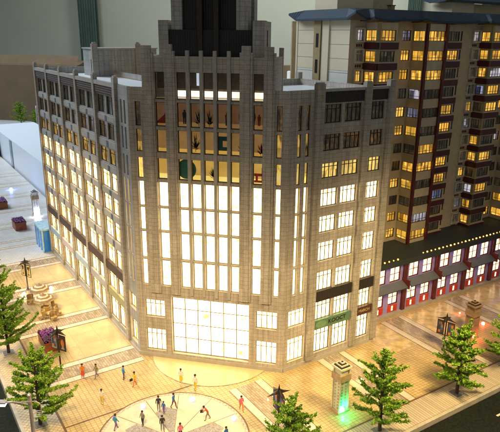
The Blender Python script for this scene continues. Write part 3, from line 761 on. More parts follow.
for i in range(-1, NB):
    b0 = B0+i*BP; a = max(b0+.6, 35.3); b = b0+BP-.6
    mb = MB(); P = lambda u, z, o: QA.at(u, z, o)
    mb.face([P(a, 8.3, .05), P(b, 8.3, .05), P(b, 7.2, 2.2), P(a, 7.2, 2.2)], 'awning'); mb.face([P(a, 8.1, .02), P(b, 8.1, .02), P(b, 6.95, 2.15), P(a, 6.95, 2.15)], 'arcade_red')
    mb.face([P(a, 6.95, 2.15), P(b, 6.95, 2.15), P(b, 7.2, 2.2), P(a, 7.2, 2.2)], 'slate'); cn = mb.build('canopy', arc)
    for zt, ot in ((12.75, .5), (6.75, .9)):
        mb = MB(); mb.box(QA, a+.3, b-.3, zt-.1, zt+.05, ot-.1, ot+.1, 'added_violet_glow'); mb.build('added_light_tube', arc)  # glowing tubes added to throw violet light on the arcade walls
    mb = MB(); mb.box(QA, b, b+.35, 6.7, 9.0, 0, 2.4, 'arcade_red'); mb.build('bracket', cn)
    for a in (b0+1.7, b0+6.5):
        if a < 35.5: continue
        mb = MB(); mb.box(QA, a-.05, a+3.15, .7, 2.5, -.1, .12, 'panel_red')
        for k in range(3): mb.box(QA, a+.3+k*.85, a+.8+k*.85, 1.0, 2.2, .1, .18, 'shop_pane' if k == 1 else 'panel_red')
        mb.build('window_panel', arc)
window_set(arc, awin)
glow('bulb', (1.0, .50, .12), 3.2); glow('bulb_dim', (.9, .42, .10), 3.0)
for k in range(43):
    p = 41.5+k*1.42
    if 47.2 < p < 55.5: continue
    mb = MB(); c = W(p, -5.0, 14.72)
    r = .20*(.8+.4*((k*37) % 10)/10)
    for a in range(8):
        t0, t1 = a*math.pi/4, (a+1)*math.pi/4
        for j in range(4):
            f0, f1 = -math.pi/2+j*math.pi/4, -math.pi/2+(j+1)*math.pi/4
            g = lambda t, f: c+Vector((math.cos(t)*math.cos(f), math.sin(t)*math.cos(f), math.sin(f)))*r
            mb.face([g(t0, f0), g(t1, f0), g(t1, f1), g(t0, f1)], 'bulb' if p > 50 else 'bulb_dim')
    mb.build('light_bulb', arc)
#==OBJECTS
# ================================================================== BACKDROP THINGS
# cardboard box on the table behind
plain('cardboard', (.13, .088, .048), .85, var=.12, nscale=.08)
plain('cardboard_edge', (.18, .125, .07), .85); plain('tape', (.26, .19, .11), .3)
BX = Frame((-192, 300, 0), (-1, -.05, 0), (-.05, -1, 0))
bx = thing('cardboard_box', 'large brown cardboard box with open flaps standing behind the left wing', 'box', (-250, 330, -1.6))
BXF = Frame((-330, 306, 0), (1, .0, 0), (0, -1, 0))
mb = MB(); mb.box(BXF, 0, 138.5, -1.6, 41, -90, 0, 'cardboard'); mb.build('body', bx)
mb = MB(); a, b = 0, 138.5
mb.face([BXF.at(a, 41, .1), BXF.at(b, 41, .1), BXF.at(b-3, 47.5, -9), BXF.at(a, 47.2, -9)], 'cardboard_edge')
mb.face([BXF.at(a, 41.6, -.4), BXF.at(b, 41.6, -.4), BXF.at(b-3, 48.1, -9.2), BXF.at(a, 47.8, -9.2)], 'cardboard')
mb.build('flap', bx)
mb = MB(); mb.face([BXF.at(b, 41, 0), BXF.at(b, 41, -88), BXF.at(b+8, 45, -86), BXF.at(b+7, 45.4, -3)], 'cardboard'); mb.build('flap', bx)
mb = MB(); mb.box(BXF, 60, 66, -1, 41.05, -.2, .15, 'tape'); mb.build('tape_strip', bx)
# small box and case behind on the right
sb = thing('cardboard_box', 'small brown box standing on the table between tower and apartment block', 'box', (-42, 402, 20))
mb = MB(); mb.box(WX, -52, -34, -1.6, 40, -410, -396, 'cardboard'); mb.build('body', sb)
mb = MB(); mb.box(WX, -44.5, -36, 40, 60, -410, -398, 'cardboard'); mb.build('flap', sb)
mb = MB(); mb.box(WX, -46, -30, 30, 36, -395.9, -388, 'white_plastic'); tag(mb.build('white_tray', origin=(-38, 392, 30)), 'pale tray in front of the small brown box behind the roof', 'tray')
# white massing block
mt, n, l, b = nt('acrylic')
b.inputs['Base Color'].default_value = (.66, .73, .82, 1); b.inputs['Roughness'].default_value = .38
b.inputs['Transmission Weight'].default_value = .0; b.inputs['Subsurface Weight'].default_value = .0
plain('acrylic_edge', (.22, .30, .38), .3)
blk = thing('massing_block', 'frosted white acrylic massing block lying beyond the left plaza', 'model block', W(60, 220, 0))
mb = MB(); mb.prism([W(*p)[:2] for p in [(4.0, 84), (28, 84), (28, 268), (4.0, 268)]], -1, 13.6, 'acrylic'); mb.build('body', blk)
mb = MB(); mb.box(PF(4.0), 210, 214.5, -1, 13.3, 0, .35, 'acrylic_edge'); mb.build('edge_strip', blk)
blk2 = thing('massing_block', 'pale blue acrylic massing block at the far left edge of the board', 'model block', W(-20, 250, 0))
mb = MB(); mb.prism([W(*p)[:2] for p in [(3.4, 244), (3.4, 300), (-120, 300), (-120, 244)]], -1, 13, 'acrylic'); mb.build('body', blk2)
# blue glass booth at the end of the left wing
plain('blue_glass', (.04, .30, .95), .25, var=.05, nscale=.5); plain('blue_frame', (.45, .68, .85), .35)
bo = thing('glass_booth', 'bright blue glazed entrance booth at the far end of the left wing', 'booth', W(-12.5, 84, 0))
mb = MB(); mb.prism([W(*p)[:2] for p in [(-12.9, 81.4), (-9.6, 81.4), (-9.6, 90.2), (-12.9, 90.2)]], 0, 6.9, 'blue_glass'); mb.build('glazing', bo)
mb = MB(); mb.prism([W(*p)[:2] for p in [(-13.3, 81.1), (-9.4, 81.1), (-9.4, 90.6), (-13.3, 90.6)]], 6.9, 7.4, 'blue_frame'); mb.build('roof', bo)
for q in (81.2, 84.3, 87.4, 90.2):
    mb = MB(); mb.box(PF(-12.9), q, q+.35, 0, 6.9, -.1, .3, 'blue_frame'); mb.build('post', bo)

# ================================================================== TREES
def leafmat(name, a, b_):
    mt, n, l, b = nt(name)
    v = noise(n, l, objmap(n, l), 1.3, 3)
    l.new(ramp(n, l, v, [(.3, a), (.7, b_)]), b.inputs['Base Color']); b.inputs['Roughness'].default_value = .5
    b.inputs['Specular IOR Level'].default_value = .25
leafmat('leaf_a', (.11, .26, .02), (.23, .42, .035)); leafmat('leaf_b', (.22, .38, .025), (.42, .56, .06)); leafmat('leaf_c', (.05, .14, .015), (.11, .24, .02))
plain('bark', (.05, .035, .02), .8, var=.4)
plain('pit_gravel', (.16, .16, .17), .8, var=.6, nscale=4)
def tree(p, q, h, rad, label, seed, z0=0, nb=46, forks=3, group='model trees along the kerbs'):
    R = random.Random(seed); base = W(p, q, z0)
    t = thing('model_tree', label, 'tree', base, group)
    up = Vector((R.uniform(-.02, .02), R.uniform(-.02, .02), 1))
    mb = MB(); mb.ring(base, base+up*h*.5, .34, .22, 7, 'bark', False); mb.ring(base+up*h*.5, base+up*h*.93, .22, .05, 6, 'bark')
    cr = MB()
    def tuft(c, r, k):
        for _ in range(k):
            d = Vector((R.gauss(0, 1), R.gauss(0, 1), R.gauss(0, .8))); d.normalize()
            o = c+d*R.uniform(0, r)
            a = Vector((R.gauss(0, 1), R.gauss(0, 1), R.gauss(.2, .8))).normalized(); bq = a.orthogonal().normalized()
            bq.rotate(Matrix.Rotation(R.uniform(0, 6.3), 3, a))
            L = R.uniform(.18, .38); w = L*.34
            cr.face([o-a*L*.3-bq*w*.4, o+bq*w-a*0, o+a*L, o-bq*w], R.choice(['leaf_a', 'leaf_a', 'leaf_b', 'leaf_b', 'leaf_c']))
    def branch(s_, d, L, thick, dens=32):
        n = max(3, int(L/.42)); pt = s_; dd = d.copy(); prev = pt
        for i in range(n):
            dd = (dd+Vector((R.uniform(-.16, .16), R.uniform(-.16, .16), R.uniform(-.10, .16)))).normalized()
            pt = prev+dd*(L/n)
            mb.ring(prev, pt, thick*(1-i/n)+.02, thick*(1-(i+1)/n)+.02, 4, 'bark', False)
            if i >= 1 or L < 2.2: tuft(pt, .26+.18*R.random(), dens)
            if i in (1, 2, 3, 5, 7) and L > 2.2:
                sd = (dd+Vector((-dd.y, dd.x, 0))*R.choice([-1, 1])*R.uniform(.5, 1.0)+Vector((0, 0, R.uniform(-.1, .4)))).normalized()
                q0 = pt
                for j in range(R.choice([2, 3, 4])):
                    q1 = q0+sd*.38; mb.ring(q0, q1, .035, .025, 3, 'bark', False); tuft(q1, .30, 17); q0 = q1
            prev = pt
    for i in range(nb):
        f = (i+.5)/nb; z = h*(.14+.76*f); prof = (1-f)**.75*.85+.18
        prof *= R.uniform(.72, 1.12)
        if f < .12: prof *= .8
        a = i*2.399+R.uniform(-.3, .3)
        d = Vector((math.cos(a), math.sin(a), .10+.65*f**1.5+R.uniform(-.12, .12))).normalized()
        branch(base+up*z, d, rad*prof, .07)
    for k in range(forks):
        a = R.uniform(0, 6.3); branch(base+up*h*.80, Vector((math.cos(a)*.42, math.sin(a)*.42, 1)).normalized(), h*.17*R.uniform(.7, 1.1), .05)
    branch(base+up*h*.86, Vector((0, 0, 1)), h*.13, .05)
    mb.build('trunk', t); cr.build('crown', t)
    if z0 == 0:
        pm = MB(); F_ = Frame(base, (s2, s2, 0), (s2, -s2, 0))
        pm.box(F_, -1.3, 1.3, -.1, .16, -1.3, 1.3, 'kerb'); pm.box(F_, -1.05, 1.05, 0, .2, -1.05, 1.05, 'pit_gravel'); pm.build('tree_pit', t)
tree(-33.9, 25.4, 16.0, 8.4, 'bright green tree at the left edge just above the lower left corner tree', 3)
tree(-34.0, 45.0, 17.0, 8.6, 'bright green tree at the left edge of the photo behind its nearer neighbour', 4)
tree(-34.0, -1.9, 14.6, 7.2, 'bright green tree in the lower left corner behind the grey street lamp', 5)
tree(-4.6, -34.0, 13.2, 5.6, 'tree at the bottom edge with only its top showing below the banner lamp', 8)
tree(14.2, -33.9, 15.8, 5.9, 'tall green tree just right of the green glowing column', 13)
tree(34.4, -33.7, 14.4, 5.8, 'rounded green tree beside the kerb in front of the right banner lamp', 21)
tree(50.5, -33.0, 14.0, 5.6, 'tree cut by the right edge of the photo beyond the brown column', 34)
for (x, y, z, h, r, lb, sd) in ((-229, 285, -1.6, 17, 11, 'bushy green tree behind the white block in front of the cardboard box', 41), (-215, 284, -1.6, 12, 8, 'small bright green tree next to the far street lamp', 43)):
    pq_ = ((x+y)*s2, (y-x)*s2); tree(*pq_, h, r, lb, sd, z, 40, 2, 'distant trees behind the white block')

# ================================================================== BANNER LAMPS
plain('lamp_iron', (.03, .018, .012), .4, .4)
for nm, c in (('banner_yellow', (.62, .50, .20)), ('banner_grey', (.30, .30, .28)), ('banner_dark', (.06, .03, .025)), ('banner_orange', (.55, .17, .05)), ('banner_blue', (.07, .11, .25)), ('banner_green', (.22, .50, .08)), ('banner_navy', (.04, .05, .11))): plain(nm, c, .6, var=.15)
def banner_lamp(x, y, label, rot, h, b1, b2, art, seed):
    base = Vector((x, y, 0)); t = thing('banner_lamp', label, 'lamp post', base, 'banner lamps on the plaza')
    c_, s_ = math.cos(rot), math.sin(rot)
    F_ = Frame(base, (c_, s_, 0), (s_, -c_, 0))
    mb = MB(); mb.ring(base, base+Vector((0, 0, .5)), .42, .28, 8, 'lamp_iron'); mb.ring(base+Vector((0, 0, .5)), base+Vector((0, 0, h-1.3)), .17, .13, 8, 'lamp_iron'); mb.build('pole', t)
    mb = MB(); zc = h-1.5; N = 4
    top = base+Vector((0, 0, zc+.75)); bot = base+Vector((0, 0, zc-.05))
    for k in range(4):       # four pointed canopy
        a = k*math.pi/2; tip = F_.at(2.3*math.cos(a), zc-.25, 2.3*math.sin(a)); mid = F_.at(1.1*math.cos(a), zc+.12, 1.1*math.sin(a))
        f = lambda da, r, z: F_.at(r*math.cos(a+da), z, r*math.sin(a+da))
        n1, n2 = f(.785, .55, zc), f(-.785, .55, zc); m1, m2 = f(.3, 1.15, zc-.02), f(-.3, 1.15, zc-.02)
        mb.face([top, n1, m1, mid], 'lamp_iron'); mb.face([top, mid, m2, n2], 'lamp_iron'); mb.face([mid, m1, tip], 'lamp_iron'); mb.face([mid, tip, m2], 'lamp_iron')
        mb.face([bot, m1, n1], 'lamp_iron'); mb.face([bot, tip, m1], 'lamp_iron'); mb.face([bot, m2, tip], 'lamp_iron'); mb.face([bot, n2, m2], 'lamp_iron')
    mb.build('canopy', t)
    mb = MB(); mb.ring(top-Vector((0, 0, .2)), base+Vector((0, 0, h)), .22, .03, 6, 'lamp_iron'); mb.build('spire', t)
    for sd, bm in ((-1, b1), (1, b2)):
        u = sd*1.12; z1 = h-2.1; z0 = z1-3.1
        mb = MB(); mb.box(F_, min(0, sd*1.9), max(0, sd*1.9), z1, z1+.12, -.07, .07, 'lamp_iron'); mb.box(F_, min(0, sd*1.9), max(0, sd*1.9), z0-.12, z0, -.07, .07, 'lamp_iron')
        mb.build('bracket', t)
        mb = MB(); mb.box(F_, u-.68, u+.68, z0, z1, -.05, .05, bm)
        mb.box(F_, u-.75, u-.68, z0, z1, -.08, .08, 'lamp_iron'); mb.box(F_, u+.68, u+.75, z0, z1, -.08, .08, 'lamp_iron'); bn = mb.build('banner', t)
        R = random.Random(seed+sd); mb = MB()
        if art == 'tree':
            for k in range(9): 
                cx, cz, r = u+R.uniform(-.3, .3), z1-.9+R.uniform(-.5, .4), R.uniform(.15, .3)
                mb.face([F_.at(cx+r*math.cos(i), cz+r*math.sin(i), .06+.002*k) for i in [j*math.pi/4 for j in range(8)]], 'banner_dark')
            mb.box(F_, u-.06, u+.06, z0+.6, z1-1.2, .05, .07, 'banner_dark'); mb.face([F_.at(u-.4, z0+.35, .06), F_.at(u+.4, z0+.35, .06), F_.at(u, z0+.9, .06)], 'banner_dark')
        elif sd == 1 and art == 'figure':
            mb.face([F_.at(u+.42*math.cos(i), z1-1.5+.85*math.sin(i), .06) for i in [j*math.pi/6 for j in range(12)]], 'banner_orange')
            mb.face([F_.at(u-.45, z0+.25, .062), F_.at(u+.45, z0+.25, .062), F_.at(u+.1, z0+1.1, .062)], 'banner_grey')
        else:
            for k in range(8):
                cx = u+(-.24 if k % 2 else .24); cz = z0+.35+k//2*.6; mb.box(F_, cx-.24, cx+.24, cz, cz+.6, .05, .065, ['banner_navy', 'banner_blue', 'banner_grey', 'banner_orange', 'banner_navy'][(k*3) % 5])
        mb.build('print', bn)
banner_lamp(-56.0, 23.0, 'dark banner lamp with two yellow tree banners beside the umbrellas', -.35, 9.2, 'banner_yellow', 'banner_yellow', 'tree', 1)
banner_lamp(-28.1, -9.2, 'dark banner lamp with a grey and a dark orange banner left of the walkers', -.25, 9.9, 'banner_grey', 'banner_dark', 'figure', 2)
banner_lamp(17.2, -17.6, 'dark banner lamp with navy banners above the bottom tree', -.9, 9.0, 'banner_navy', 'banner_navy', 'marks', 3)
banner_lamp(47.2, 16.5, 'dark banner lamp with brown banners left of the brown column', -.5, 8.8, 'banner_dark', 'banner_dark', 'marks', 4)

# ================================================================== LANTERN COLUMNS
def column(p, q, h, label, body, collar, capm, ledc, ledcol, led_power):
    base = W(p, q, 0); t = thing('lantern_column', label, 'column', base, 'square lantern columns')
    F_ = Frame(base, (s2, s2, 0), (s2, -s2, 0))
    mb = MB(); mb.box(F_, -1.25, 1.25, 0, .35, -1.25, 1.25, collar); mb.box(F_, -.85, .85, .35, h-1.2, -.85, .85, body); mb.build('shaft', t)
    for i, (u, o) in enumerate(((-1, -1), (1, -1), (-1, 1), (1, 1))):
        mb = MB(); mb.box(F_, u*.95-.12, u*.95+.12, .35, h-1.2, o*.95-.12, o*.95+.12, capm); mb.build('corner_rib', t)
    mb = MB(); mb.box(F_, -1.22, 1.22, h-3.5, h-2.2, -1.22, 1.22, collar); mb.build('collar', t)
    mb = MB()
    for k in range(int((h-4.2)/.62)):
        z = .8+k*.62; 
        for u in (-.42, .42): 
            mb.box(F_, u-.12, u+.12, z, z+.22, .84, .92, collar); mb.box(F_, -.92, -.84, z, z+.22, u-.12, u+.12, collar)
    mb.build('lattice', t)
    mb = MB(); mb.box(F_, -1.3, 1.3, h-1.2, h-.85, -1.3, 1.3, capm)
    mb.box(F_, -1.02, 1.02, h-.85, h-.7, -1.02, 1.02, 'black'); mb.box(F_, -.78, .78, h-.7, h-.5, -.78, .78, capm)
    mb.box(F_, -.56, .56, h-.5, h-.36, -.56, .56, 'black'); mb.box(F_, -.34, .34, h-.36, h-.15, -.34, .34, capm); mb.box(F_, -.15, .15, h-.15, h, -.15, .15, 'black'); mb.build('cap', t)
    mb = MB(); c = F_.at(-.3, .75, 1.15); sphere(mb, c, .38, ledc); mb.build('led', t)
    if led_power:
        for dx, dz in ((-.45, .9), (.5, 1.6)):
            l = bpy.data.lights.new('led_light', 'POINT'); l.energy = led_power; l.color = ledcol; l.shadow_soft_size = .3
            o = bpy.data.objects.new('led_light', l); C.objects.link(o); o.parent = t; o.location = F_.at(dx*1.2, dz, 1.7)-base
def sphere(mb, c, r, mat, n=10, m_=6, sz=1):
    for a in range(n):
        for j in range(m_):
            t0, t1 = 2*math.pi*a/n, 2*math.pi*(a+1)/n; f0, f1 = -math.pi/2+math.pi*j/m_, -math.pi/2+math.pi*(j+1)/m_
            g = lambda t, f: c+Vector((math.cos(t)*math.cos(f), math.sin(t)*math.cos(f), math.sin(f)*sz))*r
            if j == 0: mb.face([g(t0, f0), g(t1, f1), g(t0, f1)], mat)
            elif j == m_-1: mb.face([g(t0, f0), g(t1, f0), g(t0, f1)], mat)
            else: mb.face([g(t0, f0), g(t1, f0), g(t1, f1), g(t0, f1)], mat)
plain('column_pale', (.58, .60, .46), .4, var=.08); plain('column_collar', (.42, .30, .16), .5); plain('column_cap', (.62, .56, .40), .5)
plain('column_brown', (.32, .20, .13), .5); plain('column_white', (.78, .76, .80), .35)
glow('led_green', (.25, 1.0, .55), 14); glow('led_white', (.75, .80, 1.0), 30); glow('led_red', (1.0, .05, .03), 40); glow('led_blue', (.10, .25, 1.0), 90); glow('led_violet', (.52, .38, 1.0), 2.6); glow('led_warm', (1.0, .80, .50), 60)
column(12.4, -25.7, 9.9, 'square column glowing green at its foot on the right plaza', 'column_pale', 'column_collar', 'column_cap', 'led_green', (.02, 1.0, .25), 260)
column(54.8, -21.1, 9.0, 'brown unlit square column behind the right tree', 'column_brown', 'column_brown', 'column_brown', 'led_red', (1, .1, .05), 18)
column(-5.8, 121.9, 9.8, 'white square column glowing at its foot on the far left plaza', 'column_white', 'column_collar', 'column_white', 'led_violet', (.7, .75, 1.0), 420)

# ================================================================== GROUND LIGHTS
def ground_led(p, q, mat, col, power, label, r=.34, z=.35):
    base = W(p, q, 0); t = thing('ground_light', label, 'light', base, 'small ground lights on the plaza')
    mb = MB(); mb.ring(base, base+Vector((0, 0, .1)), r*1.1, r*1.0, 12, 'strip_stone'); mb.build('socket', t)
    mb = MB(); sphere(mb, base+Vector((0, 0, z)), r, mat); mb.build('bulb', t)
ground_led(-17.3, -6.7, 'led_violet', (.8, .75, 1), 260, 'violet white light at the left rim of the round paving', .46)
ground_led(-8.8, -9.6, 'led_violet', (.9, .85, 1), 260, 'violet white light at the middle rim of the round paving', .46)
ground_led(-5.2, -18.2, 'led_violet', (.8, .75, 1), 260, 'violet white light at the right rim of the round paving', .46)
ground_led(22.0, -21.1, 'led_warm', (1, .8, .6), 60, 'small warm light right of the green glowing column', .2)
ground_led(2.9, -16.9, 'led_red', (1, .4, .3), 50, 'small reddish light on the paving band above the navy banners', .18)
ground_led(62.2, -19.0, 'led_red', (1, .05, .03), 120, 'bright red light right of the brown column', .42)
ground_led(62.0, -12.6, 'led_red', (1, .05, .03), 40, 'dim red light left of the brown column top', .2)
ground_led(-6.4, 164.5, 'led_blue', (.1, .3, 1), 700, 'blue light on the far left plaza', .6)
ground_led(-24.9, 53.3, 'led_warm', (1, .85, .6), 120, 'white light on the band left of the umbrellas', .36)
ground_led(-18.1, 53.4, 'led_warm', (1, .85, .6), 120, 'white light on the band right of the umbrellas', .36)

# ================================================================== PLANTERS, UMBRELLAS, TABLES
plain('planter_wood', (.28, .075, .03), .5, var=.25); plain('soil', (.04, .03, .02), .9); plain('flower', (.30, .07, .34), .6, var=.4, nscale=3); plain('flower_b', (.22, .03, .30), .6); plain('flower_leaf', (.06, .10, .03), .6)
def planter(p, q, L, Wd, h, label, rot=0):
    base = W(p, q, 0); t = thing('flower_planter', label, 'planter', base, 'wooden planters of purple flowers')
    F_ = Frame(base, (s2, s2, 0), (s2, -s2, 0)); mb = MB()
    mb.box(F_, -Wd/2, Wd/2, .0, h, -L/2, L/2, 'planter_wood'); mb.box(F_, -Wd/2-.12, Wd/2+.12, h-.25, h, -L/2-.12, L/2+.12, 'planter_wood'); mb.build('tub', t)
    mb = MB(); R = random.Random(int(q))
    for k in range(900):
        u, o = R.uniform(-Wd/2+.1, Wd/2-.1), R.uniform(-L/2+.1, L/2-.1); c = F_.at(u, h+R.uniform(.0, .55), o)
        a = Vector((R.gauss(0, 1), R.gauss(0, 1), R.gauss(0, .5))).normalized()*R.uniform(.1, .22); b_ = a.orthogonal().normalized()*a.length
        mb.face([c-a, c-b_, c+a, c+b_], R.choice(['flower', 'flower', 'flower', 'flower_b', 'flower_leaf']))
    mb.build('flowers', t)
planter(-14.3, 109.5, 5.6, 3.6, 2.8, 'planter of purple flowers standing left of the white column')
planter(-15.0, 140.0, 7, 4.2, 2.6, 'planter of purple flowers cut by the left edge of the photo')
planter(-25.8, 24.4, 6.2, 3.2, 2.2, 'planter of purple flowers behind the dark orange banner')
plain('canvas_cream', (.62, .50, .32), .7); plain('canvas_brown', (.22, .13, .08), .7); plain('rattan', (.45, .31, .13), .7, var=.2)
def chair(base, a, label):
    t = thing('cafe_chair', label, 'chair', base, 'rattan chairs of the cafe tables')
    F_ = Frame(base, (math.cos(a), math.sin(a), 0), (math.sin(a), -math.cos(a), 0))
    mb = MB(); mb.box(F_, -.5, .5, .62, .8, -.5, .5, 'rattan'); mb.build('seat', t)
    mb = MB()
    n = 8
    for k in range(n):
        t0 = math.pi*k/n; t1 = math.pi*(k+1)/n
        g = lambda tt, z, r: F_.at(r*math.cos(tt), z, -.05-r*math.sin(tt))
        mb.face([g(t0, .6, .56), g(t1, .6, .56), g(t1, 1.75, .62), g(t0, 1.75, .62)], 'rattan'); mb.face([g(t0, .6, .46), g(t1, .6, .46), g(t1, 1.75, .52), g(t0, 1.75, .52)], 'rattan')
        mb.face([g(t0, 1.75, .62), g(t1, 1.75, .62), g(t1, 1.75, .52), g(t0, 1.75, .52)], 'rattan')
    mb.build('backrest', t)
    for sx, sy in ((-.4, -.4), (.4, -.4), (-.4, .4), (.4, .4)):
        mb = MB(); mb.box(F_, sx-.09, sx+.09, 0, .65, sy-.09, sy+.09, 'rattan'); mb.build('leg', t)
    t.scale = (1.3, 1.3, 1.3)
def table(base, label):
    t = thing('cafe_table', label, 'table', base, 'round cafe tables')
    mb = MB(); mb.ring(base+Vector((0, 0, 1.15)), base+Vector((0, 0, 1.3)), .95, .95, 18, 'rattan'); mb.build('tabletop', t)
    mb = MB(); mb.ring(base, base+Vector((0, 0, .12)), .5, .4, 12, 'rattan'); mb.ring(base+Vector((0, 0, .1)), base+Vector((0, 0, 1.2)), .12, .12, 8, 'rattan'); mb.build('leg', t)
def umbrella(base, label, h=4.4, r=2.5):
    t = thing('cafe_umbrella', label, 'umbrella', base, 'striped umbrellas beside the banner lamp')
    mb = MB(); mb.ring(base, base+Vector((0, 0, .2)), .55, .45, 10, 'lamp_iron'); mb.ring(base+Vector((0, 0, .2)), base+Vector((0, 0, h-.1)), .09, .09, 8, 'canvas_cream'); mb.build('pole', t)
    mb = MB(); n = 8; rings = 6
    for k in range(n):
        a0, a1 = 2*math.pi*(k+.3)/n, 2*math.pi*(k+1.3)/n
        for j in range(rings):
            f0, f1 = j/rings, (j+1)/rings
            g = lambda a, f: base+Vector((math.cos(a)*r*f, math.sin(a)*r*f, h-1.35*f**1.1))
            mt_ = 'canvas_brown' if j % 2 == 1 else 'canvas_cream'
            if j == 0: mb.face([g(a0, f1), g(a1, f1), g(a0, 0)], 'canvas_brown')
            else: mb.face([g(a0, f0), g(a0, f1), g(a1, f1), g(a1, f0)], mt_)
        g2 = lambda a, d: base+Vector((math.cos(a)*r, math.sin(a)*r, h-1.35-d))
        mb.face([g2(a0, 0), g2(a1, 0), g2(a1, .3), g2(a0, .3)], 'canvas_cream')
    mb.build('canopy', t)
    mb = MB(); sphere(mb, base+Vector((0, 0, h)), .14, 'canvas_brown'); mb.build('finial', t)
umbrella(W(-22.0, 48.2), 'striped cream and brown umbrella farther from the camera'); umbrella(W(-22.6, 41.8), 'striped cream and brown umbrella nearer to the camera')
table(W(-22.4, 37.2), 'round rattan table standing in the open in front of the umbrellas'); table(W(-22.0, 47.2), 'round table under the farther striped umbrella'); table(W(-22.6, 41.0), 'round table under the nearer striped umbrella')
for (dp_, dq), lb in (((-1.9, .2), 'rattan chair left of the open cafe table'), ((.3, -1.9), 'rattan chair in front of the open cafe table'), ((1.9, .1), 'rattan chair right of the open cafe table'), ((-.2, 1.9), 'rattan chair between open table and nearer umbrella')):
    c = W(-22.4+dp_, 37.2+dq); d = W(-22.4, 37.2)-c; chair(c, math.atan2(d.x, -d.y)+math.pi, lb)
chair(W(-24.6, 47.4), .3, 'rattan chair left under the farther umbrella'); chair(W(-20.2, 41.4), 2.2, 'rattan chair right under the nearer umbrella')

# ================================================================== STREET LAMPS
plain('lamp_grey', (.36, .33, .34), .4, .5)
base = W(-37.6, -16.8, 0) + Vector((0, 0, -.7))
lp = thing('street_lamp', 'grey street lamp with bright white head and curled bracket in the lower left corner', 'street lamp', base, 'street lamps')
mb = MB(); T0 = base+Vector((0, 0, 16.6)); mb.ring(base, base+Vector((0, 0, 1)), .5, .36, 10, 'lamp_grey'); mb.ring(base+Vector((0, 0, 1)), T0, .34, .24, 10, 'lamp_grey'); sphere(mb, T0, .3, 'lamp_grey'); mb.build('pole', lp)
ld = -CR.copy(); ld.z = 0; ld.normalize()
def tube(mb, pts, r, mat):
    for a, b in zip(pts, pts[1:]): mb.ring(a, b, r, r, 7, mat)
mb = MB(); z = Vector((0, 0, 1)); A = T0-z*1.6
tube(mb, [A, A+ld*1+z*.35, A+ld*2.4+z*.5, A+ld*3.6+z*.38], .14, 'lamp_grey'); mb.build('arm', lp)
mb = MB(); tube(mb, [T0-z*1.0-ld*0, T0-z*.95-ld*.8, T0-z*1.3-ld*1.4, T0-z*2.4-ld*1.5, T0-z*3.4-ld*1.35, T0-z*3.7], .07, 'lamp_grey')
for k in range(4): tube(mb, [T0-z*(2.5+k*.3)-ld*1.45, T0-z*(2.5+k*.3)-ld*.9], .06, 'lamp_grey')
tube(mb, [T0-z*1.0, T0-z*.95+ld*.9, T0-z*1.25+ld*1.7], .06, 'lamp_grey'); mb.ring(T0-z*1.2, T0-z*.8, .3, .3, 8, 'lamp_grey'); mb.build('bracket', lp)
glow('lamp_head_light', (.88, .92, 1.0), 14)
mb = MB(); H = A+ld*4.3+z*.3
Fh = Frame(H, tuple(ld), (ld.y, -ld.x, 0)); mb.box(Fh, -1.0, 1.3, .1, .32, -.4, .4, 'lamp_grey'); mb.box(Fh, -.9, 1.2, -.3, .1, -.36, .36, 'lamp_head_light'); mb.build('lamp_head', lp)
# far lamp
base = Vector((-212, 279, -1.6)); lp = thing('street_lamp', 'tiny street lamp with white head in front of the cardboard box', 'street lamp', base, 'street lamps')
mb = MB(); mb.ring(base, base+z*16, .5, .3, 8, 'lamp_grey'); mb.build('pole', lp)
mb = MB(); tube(mb, [base+z*15.6, base+z*15+Vector((3, 0, 0))], .25, 'lamp_grey'); mb.build('arm', lp)
mb = MB(); sphere(mb, base+z*15+Vector((3.6, 0, 0)), 1.0, 'led_white', 8, 5, .7); mb.build('lamp_head', lp)

